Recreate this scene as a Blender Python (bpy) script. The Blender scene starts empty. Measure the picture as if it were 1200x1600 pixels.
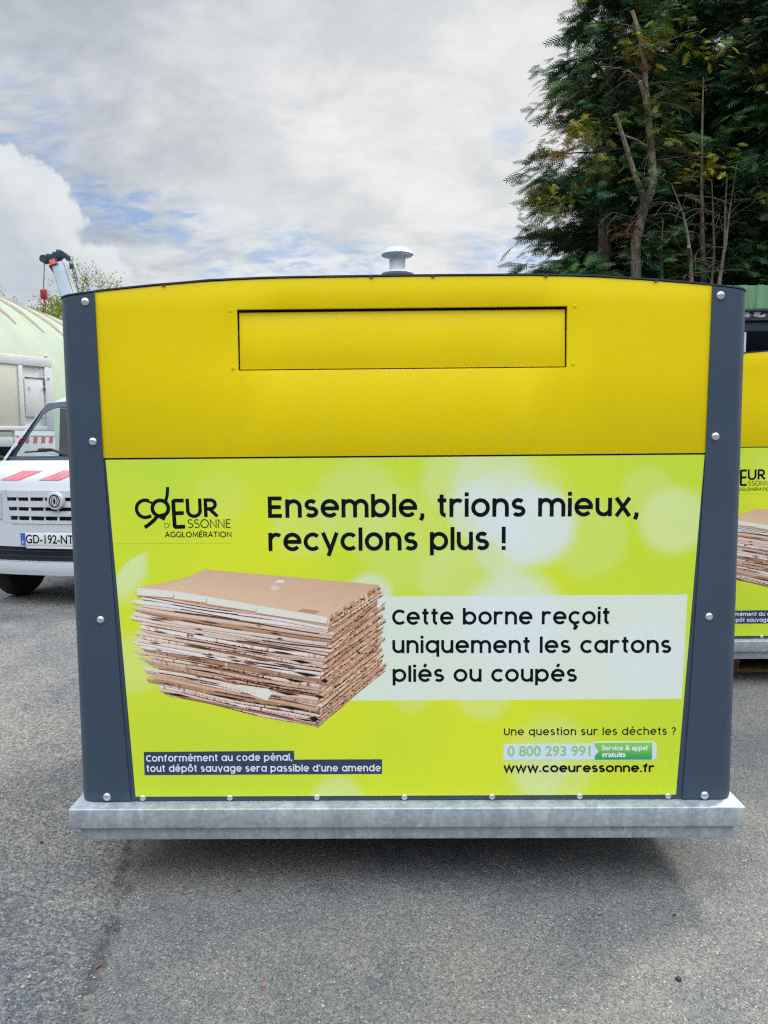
import bpy, bmesh, math, random
import numpy as np
from mathutils import Vector, Matrix
R = math.radians
PI = math.pi
S = bpy.context.scene
COL = S.collection
random.seed(7)
rng = np.random.default_rng(11)

# ------------------------------------------------------------------ camera
YAW, PITCH, ROLL, FPX = -0.01068, -0.08906, -0.0088, 1204.0
EYE = Vector((-0.034, -2.308, 1.365))
FW = Vector((math.sin(YAW)*math.cos(PITCH), math.cos(YAW)*math.cos(PITCH), math.sin(PITCH)))
_r = Vector((math.cos(YAW), -math.sin(YAW), 0)); _u = _r.cross(FW)
RT = math.cos(ROLL)*_r + math.sin(ROLL)*_u
UP = -math.sin(ROLL)*_r + math.cos(ROLL)*_u
cd = bpy.data.cameras.new('camera'); cam = bpy.data.objects.new('camera', cd); COL.objects.link(cam)
m = Matrix((RT, UP, -FW)).transposed().to_4x4(); m.translation = EYE
cam.matrix_world = m
cd.sensor_fit = 'VERTICAL'; cd.sensor_height = 36; cd.lens = FPX/1600*36
cd.clip_start = 0.05; cd.clip_end = 2000
S.camera = cam


def ray(px, py):
    return (FW*FPX + RT*(px-600) - UP*(py-800)).normalized()


def at(px, py, Y):
    """world point seen at a photo pixel, on the vertical plane y = Y"""
    d = ray(px, py)
    return EYE + d*((Y-EYE.y)/d.y)


GZ = -.035        # the yard falls slightly towards the viewer


def ground_at(px, py):
    d = ray(px, py)
    return EYE + d*((GZ-EYE.z)/d.z)


# ------------------------------------------------------------------ light
SUN_DIR = Vector((0.52, 0.46, 0.80)).normalized()
sl = bpy.data.lights.new('sun', 'SUN'); sl.energy = 2.2; sl.angle = R(11); sl.color = (1.0, 0.93, 0.82)
so = bpy.data.objects.new('sun', sl); COL.objects.link(so)
so.rotation_euler = SUN_DIR.to_track_quat('Z', 'Y').to_euler()
S.view_settings.view_transform = 'Standard'; S.view_settings.look = 'None'
S.view_settings.gamma = 1; S.view_settings.exposure = 0.36; S.view_settings.use_curve_mapping = False
S.render.engine = 'CYCLES'
S.cycles.use_denoising = False      # the fine sprays and the grain of the asphalt stay crisp
S.cycles.pixel_filter_type = 'BLACKMAN_HARRIS'; S.cycles.filter_width = 1.25
S.cycles.sample_clamp_indirect = 4; S.cycles.use_adaptive_sampling = False
try: S.cycles.sampling_pattern = 'BLUE_NOISE'
except Exception: pass
S.cycles.max_bounces = 8; S.cycles.transparent_max_bounces = 16

W = bpy.data.worlds.new('World'); S.world = W; W.use_nodes = True
W.cycles.sampling_method = 'MANUAL'; W.cycles.sample_map_resolution = 1024


class NT:
    """tiny node-tree helper"""
    def __init__(s, tree): s.t = tree; tree.nodes.clear()
    def n(s, typ, **kw):
        nd = s.t.nodes.new(typ)
        for k, v in kw.items(): setattr(nd, k, v)
        return nd
    def put(s, sock, v):
        if isinstance(v, bpy.types.NodeSocket): s.t.links.new(v, sock)
        elif v is not None:
            if isinstance(v, (tuple, list, Vector)) and sock.type == 'RGBA' and len(v) == 3: v = (*v, 1)
            sock.default_value = v
    def math(s, op, a, b=None, c=None, clamp=False):
        nd = s.n('ShaderNodeMath', operation=op, use_clamp=clamp)
        for i, v in enumerate((a, b, c)):
            if v is not None: s.put(nd.inputs[i], v)
        return nd.outputs[0]
    def vmath(s, op, a, b=None):
        nd = s.n('ShaderNodeVectorMath', operation=op)
        s.put(nd.inputs[0], a)
        if b is not None: s.put(nd.inputs[1], b)
        return nd.outputs[1] if op in ('DOT_PRODUCT', 'LENGTH', 'DISTANCE') else nd.outputs[0]
    def mix(s, f, a, b, blend='MIX'):
        nd = s.n('ShaderNodeMix', data_type='RGBA', blend_type=blend)
        s.put(nd.inputs[0], f); s.put(nd.inputs[6], a); s.put(nd.inputs[7], b)
        return nd.outputs[2]
    def rng(s, v, a, b, c=0., d=1., smooth=True):
        nd = s.n('ShaderNodeMapRange', interpolation_type='SMOOTHSTEP' if smooth else 'LINEAR')
        for i, x in enumerate((v, a, b, c, d)): s.put(nd.inputs[i], x)
        return nd.outputs[0]
    def noise(s, vec, scale, detail=4., rough=.55, dist=0.):
        nd = s.n('ShaderNodeTexNoise')
        s.put(nd.inputs['Vector'], vec)
        nd.inputs['Scale'].default_value = scale; nd.inputs['Detail'].default_value = detail
        nd.inputs['Roughness'].default_value = rough; nd.inputs['Distortion'].default_value = dist
        return nd.outputs['Fac']
    def voro(s, vec, scale, feature='F1', out='Distance'):
        nd = s.n('ShaderNodeTexVoronoi', feature=feature)
        s.put(nd.inputs['Vector'], vec); nd.inputs['Scale'].default_value = scale
        return nd.outputs[out]
    def xyz(s, v):
        nd = s.n('ShaderNodeSeparateXYZ'); s.put(nd.inputs[0], v); return nd.outputs
    def comb(s, x, y, z):
        nd = s.n('ShaderNodeCombineXYZ')
        for i, v in enumerate((x, y, z)): s.put(nd.inputs[i], v)
        return nd.outputs[0]
    def ramp(s, f, stops):
        nd = s.n('ShaderNodeValToRGB'); s.put(nd.inputs[0], f)
        e = nd.color_ramp.elements
        while len(e) < len(stops): e.new(.5)
        for el, (p, c) in zip(e, stops): el.position = p; el.color = (*c, 1)
        return nd.outputs[0]
    def bump(s, h, strength=.3, dist=.01):
        nd = s.n('ShaderNodeBump'); nd.inputs['Strength'].default_value = strength; nd.inputs['Distance'].default_value = dist
        s.put(nd.inputs['Height'], h); return nd.outputs[0]


# sky: physical sky seen through gaps of a layered cloud deck
SKY_STRENGTH = 0.1
w = NT(W.node_tree)
tc = w.n('ShaderNodeTexCoord')
dirv = w.vmath('NORMALIZE', tc.outputs['Generated'])
dx, dy, dz = w.xyz(dirv)[:3]
zc = w.math('MAXIMUM', dz, 0.0)
den = w.math('ADD', zc, 0.26)
pv = w.comb(w.math('DIVIDE', dx, den), w.math('DIVIDE', dy, den), 0.0)
pv2 = w.vmath('MULTIPLY', pv, (1.15, 1.35, 1.0))
sky = w.n('ShaderNodeTexSky', sky_type='NISHITA')
sky.sun_disc = False
sky.sun_elevation = math.asin(SUN_DIR.z); sky.sun_rotation = math.atan2(SUN_DIR.x, SUN_DIR.y)
sky.air_density = 1.0; sky.dust_density = 1.2; sky.ozone_density = 1.5
n_big = w.noise(pv, 0.9, 5, .55, .3)
n_mid = w.noise(pv2, 3.4, 10, .64, .35)
n_fine = w.noise(pv2, 13.0, 8, .62, .3)
tex = w.math('ADD', w.math('MULTIPLY', n_big, .45), w.math('ADD', w.math('MULTIPLY', n_mid, .36), w.math('MULTIPLY', n_fine, .19)))
k = 1/SKY_STRENGTH
grey = w.ramp(tex, [(0.36, (.285*k, .32*k, .375*k)), (0.50, (.42*k, .45*k, .495*k)), (0.62, (.59*k, .61*k, .62*k))])


def glow(px, py, deg, deg2=0.):
    """smooth bump of the sky around the direction of a photo pixel"""
    d = w.vmath('DOT_PRODUCT', dirv, tuple(ray(px, py)))
    return w.rng(d, math.cos(R(deg)), math.cos(R(deg2)))


# thinner, brighter deck over the middle right; heavier grey at the upper left
thin = glow(690, 290, 24, 2)
grey = w.mix(w.math('MULTIPLY', thin, .8), grey, w.mix(w.rng(n_mid, .3, .7), (.55*k, .565*k, .57*k), (.72*k, .72*k, .71*k)))
low = w.math('MULTIPLY', w.rng(dz, .30, .17), w.rng(n_mid, .35, .62))
grey = w.mix(w.math('MULTIPLY', low, .65), grey, (.68*k, .70*k, .72*k))
# deck is brighter overhead and high behind the camera
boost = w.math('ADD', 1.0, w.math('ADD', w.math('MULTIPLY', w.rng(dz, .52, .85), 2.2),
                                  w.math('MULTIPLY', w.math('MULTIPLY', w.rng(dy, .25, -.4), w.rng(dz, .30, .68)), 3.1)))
dull = w.math('MULTIPLY', w.rng(dy, .1, -.25), w.rng(dz, .42, .12))  # added dim band in the unseen low sky, deepening shade under the bin
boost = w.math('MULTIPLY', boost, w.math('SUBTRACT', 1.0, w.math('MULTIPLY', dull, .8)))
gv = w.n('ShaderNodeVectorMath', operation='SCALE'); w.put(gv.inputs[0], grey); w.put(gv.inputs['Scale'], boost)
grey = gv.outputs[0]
# gaps
gap = None
for px, py, dg, s_ in ((215, 338, 2.6, 1.1), (150, 325, 2.6, 1.1), (285, 348, 2.2, .9), (90, 300, 2.4, .7), (45, 212, 3.2, .62), (10, 250, 3., .8), (60, 150, 3.5, .4),
                       (790, 397, 2.2, .95), (740, 400, 2.2, .75), (840, 394, 2.2, .9), (795, 215, 1.6, .55), (560, 408, 2.6, .8), (480, 398, 2.8, .85), (420, 405, 2.8, .8), (330, 400, 2.4, .7), (20, 410, 2.2, .8)):
    g = w.math('MULTIPLY', glow(px, py, dg), s_)
    gap = g if gap is None else w.math('MAXIMUM', gap, g)
brk = w.rng(w.noise(w.vmath('MULTIPLY', pv, (1.3, 2.4, 1.0)), 8.0, 9, .66, .4), .38, .64)
gap = w.math('MULTIPLY', gap, brk, clamp=True)
blue = w.mix(.5, sky.outputs[0], (.17*k, .34*k, .62*k))
col = w.mix(w.math('MULTIPLY', gap, .85), grey, blue)
# heap cloud low on the left
warp = w.n('ShaderNodeTexNoise'); w.put(warp.inputs['Vector'], dirv); warp.inputs['Scale'].default_value = 16; warp.inputs['Detail'].default_value = 10; warp.inputs['Roughness'].default_value = .6
off = w.n('ShaderNodeVectorMath', operation='SCALE'); w.put(off.inputs[0], w.vmath('SUBTRACT', warp.outputs['Color'], (.5, .5, .5))); off.inputs['Scale'].default_value = .13
dw = w.vmath('NORMALIZE', w.vmath('ADD', dirv, off.outputs[0]))
heap = None
for px, py, dg in ((-20, 350, 4.3), (40, 300, 2.5), (75, 330, 2.6), (20, 290, 2.4), (60, 385, 4.0), (130, 425, 3.3), (-60, 310, 3.2)):
    g = w.rng(w.vmath('DOT_PRODUCT', dw, tuple(ray(px, py))), math.cos(R(dg)), math.cos(R(dg*.74)))
    heap = g if heap is None else w.math('MAXIMUM', heap, g)
lit = w.rng(w.vmath('DOT_PRODUCT', w.vmath('SUBTRACT', dw, tuple(ray(40, 350))), tuple((RT*.6+UP*.8))), -.03, .05)
lit = w.math('ADD', w.math('MULTIPLY', lit, .6), w.math('MULTIPLY', w.noise(dirv, 30, 6), .4))
hcol = w.mix(lit, (.38*k, .43*k, .485*k), (.70*k, .71*k, .71*k))
col = w.mix(w.math('MULTIPLY', heap, .85), col, hcol)
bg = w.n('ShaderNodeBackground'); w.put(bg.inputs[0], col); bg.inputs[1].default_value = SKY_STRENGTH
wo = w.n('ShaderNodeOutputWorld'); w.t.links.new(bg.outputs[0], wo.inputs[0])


# ------------------------------------------------------------------ materials
def material(name, base, rough=.5, metal=0., vary=.08, scale=6., bump=0., bscale=80., spec=.5, coat=0., build=None):
    mt = bpy.data.materials.new(name); mt.use_nodes = True
    t = NT(mt.node_tree)
    out = t.n('ShaderNodeOutputMaterial'); p = t.n('ShaderNodeBsdfPrincipled')
    t.t.links.new(p.outputs[0], out.inputs[0])
    co = t.n('ShaderNodeTexCoord').outputs['Object']
    c = base
    if build: c = build(t, co, p)
    elif vary:
        nz = t.noise(co, scale, 6, .6)
        lo = tuple(x*(1-vary) for x in base); hi = tuple(min(1, x*(1+vary)) for x in base)
        c = t.mix(t.rng(nz, .3, .7), lo, hi)
    if c is not None: t.put(p.inputs['Base Color'], c)
    if not p.inputs['Roughness'].is_linked:
        nz2 = t.noise(co, 3.1, 5)
        t.put(p.inputs['Roughness'], t.rng(nz2, .3, .7, max(.02, rough-.06), min(1, rough+.06)))
    p.inputs['Metallic'].default_value = metal
    p.inputs['Specular IOR Level'].default_value = spec
    p.inputs['Coat Weight'].default_value = coat
    if bump and not p.inputs['Normal'].is_linked: t.put(p.inputs['Normal'], t.bump(t.noise(co, bscale, 4), bump, .002))
    return mt


def attr_mat(name, rough=.6, spec=.3, transl=0.):
    mt = bpy.data.materials.new(name); mt.use_nodes = True
    t = NT(mt.node_tree)
    out = t.n('ShaderNodeOutputMaterial'); p = t.n('ShaderNodeBsdfPrincipled')
    a = t.n('ShaderNodeAttribute'); a.attribute_name = 'tint'
    t.put(p.inputs['Base Color'], a.outputs['Color']); p.inputs['Roughness'].default_value = rough
    p.inputs['Specular IOR Level'].default_value = spec
    if transl:
        tr = t.n('ShaderNodeBsdfTranslucent'); t.put(tr.inputs[0], a.outputs['Color'])
        ms = t.n('ShaderNodeMixShader'); ms.inputs[0].default_value = transl
        t.t.links.new(p.outputs[0], ms.inputs[1]); t.t.links.new(tr.outputs[0], ms.inputs[2]); t.t.links.new(ms.outputs[0], out.inputs[0])
    else: t.t.links.new(p.outputs[0], out.inputs[0])
    return mt


def glass_mat(name, tint=(.82, .9, .92)):
    mt = bpy.data.materials.new(name); mt.use_nodes = True
    t = NT(mt.node_tree)
    out = t.n('ShaderNodeOutputMaterial')
    tr = t.n('ShaderNodeBsdfTransparent'); t.put(tr.inputs[0], (*tint, 1))
    gl = t.n('ShaderNodeBsdfGlossy'); gl.inputs['Roughness'].default_value = .02
    lw = t.n('ShaderNodeLayerWeight'); lw.inputs[0].default_value = .5
    ms = t.n('ShaderNodeMixShader')
    t.put(ms.inputs[0], t.math('ADD', .04, t.math('MULTIPLY', t.math('POWER', lw.outputs['Facing'], 5.0), .8))); t.t.links.new(tr.outputs[0], ms.inputs[1]); t.t.links.new(gl.outputs[0], ms.inputs[2])
    t.t.links.new(ms.outputs[0], out.inputs[0])
    return mt


def galv(t, co, p):
    v = t.voro(co, 75, out='Color'); n1 = t.noise(t.vmath('MULTIPLY', co, (2.2, 1, .5)), 9, 8, .68, .3); n2 = t.noise(co, 60, 3)
    c = t.mix(t.rng(n1, .3, .72), (.32, .365, .405), (.46, .505, .54))
    c = t.mix(.12, c, t.comb(t.xyz(v)[0], t.xyz(v)[0], t.xyz(v)[0]), 'OVERLAY')
    c = t.mix(t.rng(t.noise(co, 13, 8, .7), .60, .74), c, (.52, .55, .57))
    t.put(p.inputs['Roughness'], t.rng(n1, .3, .7, .34, .55))
    t.put(p.inputs['Normal'], t.bump(n2, .05, .002))
    return c


JA, JB = ground_at(208, 1330), ground_at(128, 1590)      # two points of the old joint
JS = (JA.x-JB.x)/(JA.y-JB.y); JX = JA.x; JY = -JA.y


def asphalt(t, co, p):
    x, y, z = t.xyz(co)[:3]
    # left of an old joint the mix is coarser and open
    jx = t.math('ADD', t.math('MULTIPLY', t.math('ADD', y, JY), JS), JX)
    wob = t.math('MULTIPLY', t.math('SUBTRACT', t.noise(co, 5, 4), .5), .16)
    dj = t.math('ADD', t.math('SUBTRACT', x, jx), wob)
    left = t.rng(dj, .02, -.05)
    d1 = t.voro(co, 95); c1 = t.voro(co, 95, out='Color'); d2 = t.voro(co, 210); c2 = t.voro(co, 210, out='Color'); c3 = t.voro(co, 430, out='Color')
    r1 = t.xyz(c1)[0]; r2 = t.xyz(c2)[1]; r3 = t.xyz(c3)[2]
    fine = t.noise(co, 300, 3, .7)
    big = t.noise(co, 1.1, 6, .6, .4); mid = t.noise(co, 6.5, 6, .62)
    base = t.mix(t.rng(big, .32, .68), (.128, .138, .152), (.215, .208, .190))
    base = t.mix(t.math('MULTIPLY', t.rng(mid, .4, .7), .5), base, (.225, .215, .195))
    g = t.math('ADD', t.math('MULTIPLY', r2, .5), t.math('MULTIPLY', r3, .5))
    gr = t.ramp(g, [(.12, (.22, .23, .27)), (.45, (.82, .84, .87)), (.62, (1.05, 1.04, 1.0)), (.9, (1.75, 1.7, 1.6))])
    c = t.mix(.72, base, gr, 'MULTIPLY')
    st = t.ramp(r1, [(.1, (.55, .57, .6)), (.5, (.95, .95, .95)), (.92, (1.6, 1.55, 1.45))])
    c = t.mix(t.math('ADD', .22, t.math('MULTIPLY', left, .42)), c, st, 'MULTIPLY')
    c = t.mix(t.math('MULTIPLY', t.rng(fine, .45, .25), .5), c, (.035, .04, .05))
    white = t.math('MULTIPLY', t.math('GREATER_THAN', r2, .986), t.rng(d2, .42, .3))
    c = t.mix(white, c, (.62, .6, .56))
    # joint: broken dark line of fines
    ln = t.math('MULTIPLY', t.rng(t.math('ABSOLUTE', dj), .034, .004), t.rng(t.noise(co, 14, 6, .72), .40, .58))
    c = t.mix(t.math('MULTIPLY', ln, .72), c, (.05, .048, .05))
    # a few rusty and brown stains
    sp = t.rng(t.noise(co, 3.7, 3), .70, .80)
    c = t.mix(t.math('MULTIPLY', sp, .35), c, (.22, .165, .10))
    p.inputs['Roughness'].default_value = .85
    t.put(p.inputs['Roughness'], t.rng(fine, .3, .7, .72, .95))
    h = t.math('ADD', t.math('MULTIPLY', t.math('SUBTRACT', 1.0, d1), t.math('ADD', .35, left)), t.math('ADD', t.math('MULTIPLY', t.math('SUBTRACT', 1.0, d2), .5), t.math('MULTIPLY', fine, .5)))
    h = t.math('SUBTRACT', h, ln)
    t.put(p.inputs['Normal'], t.bump(h, .55, .006))
    return c


def poster_build(t, co, p):
    x, y, z = t.xyz(co)[:3]
    z = t.math('SUBTRACT', z, .257)
    n1 = t.noise(co, 1.6, 2, .4)
    c = t.mix(t.rng(n1, .35, .68), (.60, .75, .035), (.74, .80, .020))
    c = t.mix(t.rng(z, .75, 1.10, 0, .5), c, (.50, .72, .07))
    c = t.mix(t.math('MULTIPLY', t.rng(x, .2, 1.0), .35), c, (.52, .69, .025))
    wob = t.math('MULTIPLY', t.math('SUBTRACT', t.noise(co, 3, 2), .5), .03)

    def blob(c, px, pz, r, s, colr, soft=.42):
        d = t.math('SQRT', t.math('ADD', t.math('POWER', t.math('SUBTRACT', x, px), 2.0), t.math('POWER', t.math('SUBTRACT', z, pz), 2.0)))
        d = t.math('ADD', d, wob)
        f = t.math('MULTIPLY', t.rng(d, r, r*(1-soft)), s)
        return t.mix(f, c, colr)
    Wt = (.72, .80, .80); Gn = (.70, .80, .38)
    for b in ((-.13, .93, .16, .30, Gn), (-.30, .86, .12, .25, Gn), (.16, 1.0, .13, .45, Gn), (.02, .82, .20, .22, Gn), (.36, .93, .17, .35, Gn), (.55, .82, .15, .25, Gn),
              (.39, .86, .150, .85, Wt), (.22, .90, .11, .55, Wt), (.27, .97, .16, .35, Wt), (.30, .80, .12, .45, Wt), (.30, .92, .13, .35, Wt), (.81, .87, .125, .70, Gn), (.73, .95, .10, .25, Gn), (.33, .57, .19, .65, Wt), (.74, .46, .14, .45, Wt),
              (.14, .70, .12, .35, Gn), (-.10, .65, .08, .55, Wt), (.24, .34, .10, .40, Gn), (.45, .12, .17, .35, Gn), (.42, .10, .10, .22, Wt), (-.21, .0, .10, .55, Gn),
              (-.83, .44, .11, .38, Gn), (-.55, .95, .10, .12, Gn), (.02, .34, .07, .25, Gn)):
        c = blob(c, *b)
    # pale crescent at the left edge
    def disc(px, pz, r, soft):
        d = t.math('SQRT', t.math('ADD', t.math('POWER', t.math('SUBTRACT', x, px), 2.0), t.math('POWER', t.math('SUBTRACT', z, pz), 2.0)))
        return t.rng(d, r, r*(1-soft))
    cr = t.math('MULTIPLY', t.math('MULTIPLY', disc(-.74, .64, .155, .06), t.math('SUBTRACT', 1.0, disc(-.70, .61, .16, .35))), t.rng(z, .60, .70))
    cr = t.math('MULTIPLY', cr, t.math('LESS_THAN', z, .79))
    cr = t.math('MULTIPLY', cr, t.rng(x, -.765, -.80))
    c = t.mix(t.math('MULTIPLY', cr, .65), c, (.72, .82, .55))
    # pale box behind the instructions
    def lt(a, b): return t.math('LESS_THAN', a, b)
    bx_ = t.math('MULTIPLY', t.math('MULTIPLY', lt(z, .6445), lt(.3205, z)), t.math('MULTIPLY', lt(-.27, x), lt(x, t.math('ADD', .852, t.math('MULTIPLY', t.math('SUBTRACT', z, .48), .028)))))
    c = t.mix(t.math('MULTIPLY', bx_, .76), c, (.74, .80, .88))
    # sheet joint under the logo
    hl = t.math('MULTIPLY', t.rng(t.math('ABSOLUTE', t.math('SUBTRACT', z, .8115)), .0016, .0006), lt(x, -.518))
    c = t.mix(t.math('MULTIPLY', hl, .45), c, (.2, .3, .03))
    t.put(p.inputs['Roughness'], .34)
    return c


def corrug(t, co, p):
    n1 = t.noise(t.vmath('MULTIPLY', co, (3, 3, .5)), 5, 6, .6)
    return t.mix(t.rng(n1, .3, .7), (.10, .24, .12), (.17, .34, .17))


def bark(t, co, p):
    n1 = t.noise(t.vmath('MULTIPLY', co, (6, 6, 1)), 4, 6, .65)
    t.put(p.inputs['Normal'], t.bump(n1, .6, .02))
    return t.mix(t.rng(n1, .3, .7), (.11, .088, .064), (.30, .25, .19))


def wood(t, co, p):
    n1 = t.noise(t.vmath('MULTIPLY', co, (1, 8, 8)), 5, 6, .6)
    return t.mix(t.rng(n1, .3, .7), (.22, .13, .045), (.42, .28, .10))


def membrane(t, co, p):
    n1 = t.noise(t.vmath('MULTIPLY', co, (1, 1, .4)), 1.2, 5, .6)
    return t.mix(t.rng(n1, .3, .7), (.31, .375, .275), (.36, .425, .32))


def yellow_build(t, co, p):
    n1 = t.noise(co, 1.3, 4)
    c = t.mix(t.rng(n1, .3, .7), (.73, .555, .0012), (.79, .610, .0015))
    st = t.noise(t.vmath('MULTIPLY', co, (26, 26, 1.1)), 1.0, 5, .6)          # faint rain streaks and dust
    sm = t.noise(co, 4.2, 8, .7)
    return t.mix(t.math('MULTIPLY', t.math('MULTIPLY', t.rng(st, .52, .72), t.rng(sm, .42, .66)), .22), c, (.50, .41, .06))


M = {}
M['yellow'] = material('yellow_powder_coat', None, .42, build=yellow_build, spec=.18)
M['slate'] = material('slate_blue_coat', (.036, .061, .095), .40, vary=.08, scale=2.5)
M['slate_dark'] = material('dark_slate_coat', (.018, .030, .048), .5, vary=.05)
M['galv'] = material('galvanised_steel', None, .45, metal=.35, build=galv)
M['galv_light'] = material('pale_galvanised_steel', (.55, .60, .64), .5, metal=.15, vary=.12, scale=14)
M['bolt'] = material('bolt_steel', (.62, .65, .67), .28, metal=.8, vary=.05)
M['poster'] = material('printed_lime_poster', None, .34, build=poster_build, spec=.45, coat=.0)
M['ink'] = material('dark_print_ink', (.004, .007, .011), .6, vary=0, spec=.06)
M['ink_white'] = material('white_print', (.78, .82, .84), .4, vary=0)
M['ink_grey'] = material('thin_grey_print', (.02, .035, .012), .6, vary=0, spec=.06)
M['navy_print'] = material('navy_print', (.045, .060, .125), .6, vary=0, spec=.06)
M['pale_print'] = material('pale_blue_print', (.66, .74, .86), .4, vary=0)
M['num_green'] = material('green_number_print', (.28, .60, .16), .4, vary=0)


def gband(t, co, p):
    z = t.xyz(co)[2]
    return t.mix(t.rng(z, .257+.13, .257+.182), (.03, .36, .09), (.25, .62, .09))


M['green_band'] = material('green_band_print', None, .4, build=gband)
M['photo_print'] = attr_mat('printed_cardboard_photo', .4, .4)
M['void'] = material('black_void', (.004, .004, .005), .9, vary=0)
M['van_white'] = material('white_van_paint', (.52, .55, .59), .22, vary=.02, scale=2, coat=.3)
M['white_paint'] = material('white_painted_steel', (.66, .67, .66), .45, vary=.05, scale=3)
M['cream'] = material('cream_panel', (.58, .57, .48), .5, vary=.06, scale=2)
M['black_plastic'] = material('black_plastic', (.012, .014, .018), .5, vary=.1)
M['frit'] = material('windscreen_rubber_edge', (.012, .03, .055), .35, vary=.1)
M['interior'] = material('dark_cab_trim', (.03, .05, .08), .7, vary=.15)
M['chrome'] = material('badge_chrome', (.55, .6, .68), .25, metal=.7, vary=0)
M['plate'] = material('plate_white', (.70, .72, .74), .35, vary=.02)
M['plate_blue'] = material('plate_blue', (.03, .13, .45), .35, vary=.02)
M['red_tape'] = material('red_reflective_tape', (.60, .055, .085), .35, vary=.08, scale=40)
M['faded_tape'] = material('faded_red_tape', (.60, .15, .19), .4, vary=.15, scale=14)
M['tyre'] = material('tyre_rubber', (.010, .010, .011), .8, vary=.1)
M['rim'] = material('steel_rim', (.35, .36, .38), .4, metal=.6)
M['glass'] = glass_mat('clear_window_glass')
M['lens'] = material('headlamp_lens', (.55, .6, .64), .12, metal=.3)
M['membrane'] = material('pale_green_membrane', None, .5, build=membrane, spec=.3)
M['tan_strip'] = material('tan_roof_strip', (.24, .19, .145), .6, vary=.12, scale=1.5)
M['crane_grey'] = material('grey_boom_paint', (.27, .33, .39), .4, vary=.08, scale=2)
M['crane_light'] = material('pale_boom_side', (.40, .41, .40), .45, vary=.08, scale=2)
M['crane_red'] = material('red_crane_paint', (.38, .016, .03), .4, vary=.1)
M['crane_dark'] = material('dark_teal_machinery', (.015, .045, .06), .5, vary=.2, scale=9)
M['corrug'] = material('green_corrugated_sheet', None, .5, build=corrug)
M['white_sheet'] = material('white_corrugated_sheet', (.7, .72, .72), .5, vary=.05)
M['shed_dark'] = material('dark_shed_steel', (.018, .035, .05), .6, vary=.2)
M['post_grey'] = material('pale_grey_post', (.42, .50, .56), .5, vary=.1)
M['bark'] = material('conifer_bark', None, .9, build=bark)
M['twig'] = material('dead_twig_bark', (.115, .095, .075), .9, vary=.3, scale=8)
M['bark_dark'] = material('dark_bark', (.05, .045, .038), .9, vary=.3, scale=8)
M['conifer'] = attr_mat('conifer_sprays', .7, .2, .14)
M['leaf'] = attr_mat('spring_leaves', .6, .3, .45)
M['wood'] = material('pallet_wood', None, .8, build=wood)
M['asphalt'] = material('weathered_asphalt', None, .85, build=asphalt, spec=.1)
M['stone'] = material('pale_grit', (.42, .40, .37), .8, vary=.4, scale=20)
M['dry_leaf'] = material('dry_orange_leaf', (.42, .17, .05), .7, vary=.3, scale=60)
M['brown_leaf'] = material('dry_brown_leaf', (.22, .075, .04), .7, vary=.3, scale=60)
M['dark_stone'] = material('dark_pebble', (.016, .016, .022), .7, vary=.3, scale=60)
M['pale_stone'] = material('pale_pebble', (.36, .34, .31), .7, vary=.2, scale=60)


# ------------------------------------------------------------------ builders
def tag(o, label=None, cat=None, group=None, kind=None):
    if label: o['label'] = label
    if cat: o['category'] = cat
    if group: o['group'] = group
    if kind: o['kind'] = kind
    return o


def empty(name, loc=(0, 0, 0), rz=0., label=None, cat=None, group=None):
    o = bpy.data.objects.new(name, None); COL.objects.link(o)
    o.location = loc; o.rotation_euler = (0, 0, rz); o.empty_display_size = .2
    return tag(o, label, cat, group)


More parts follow.
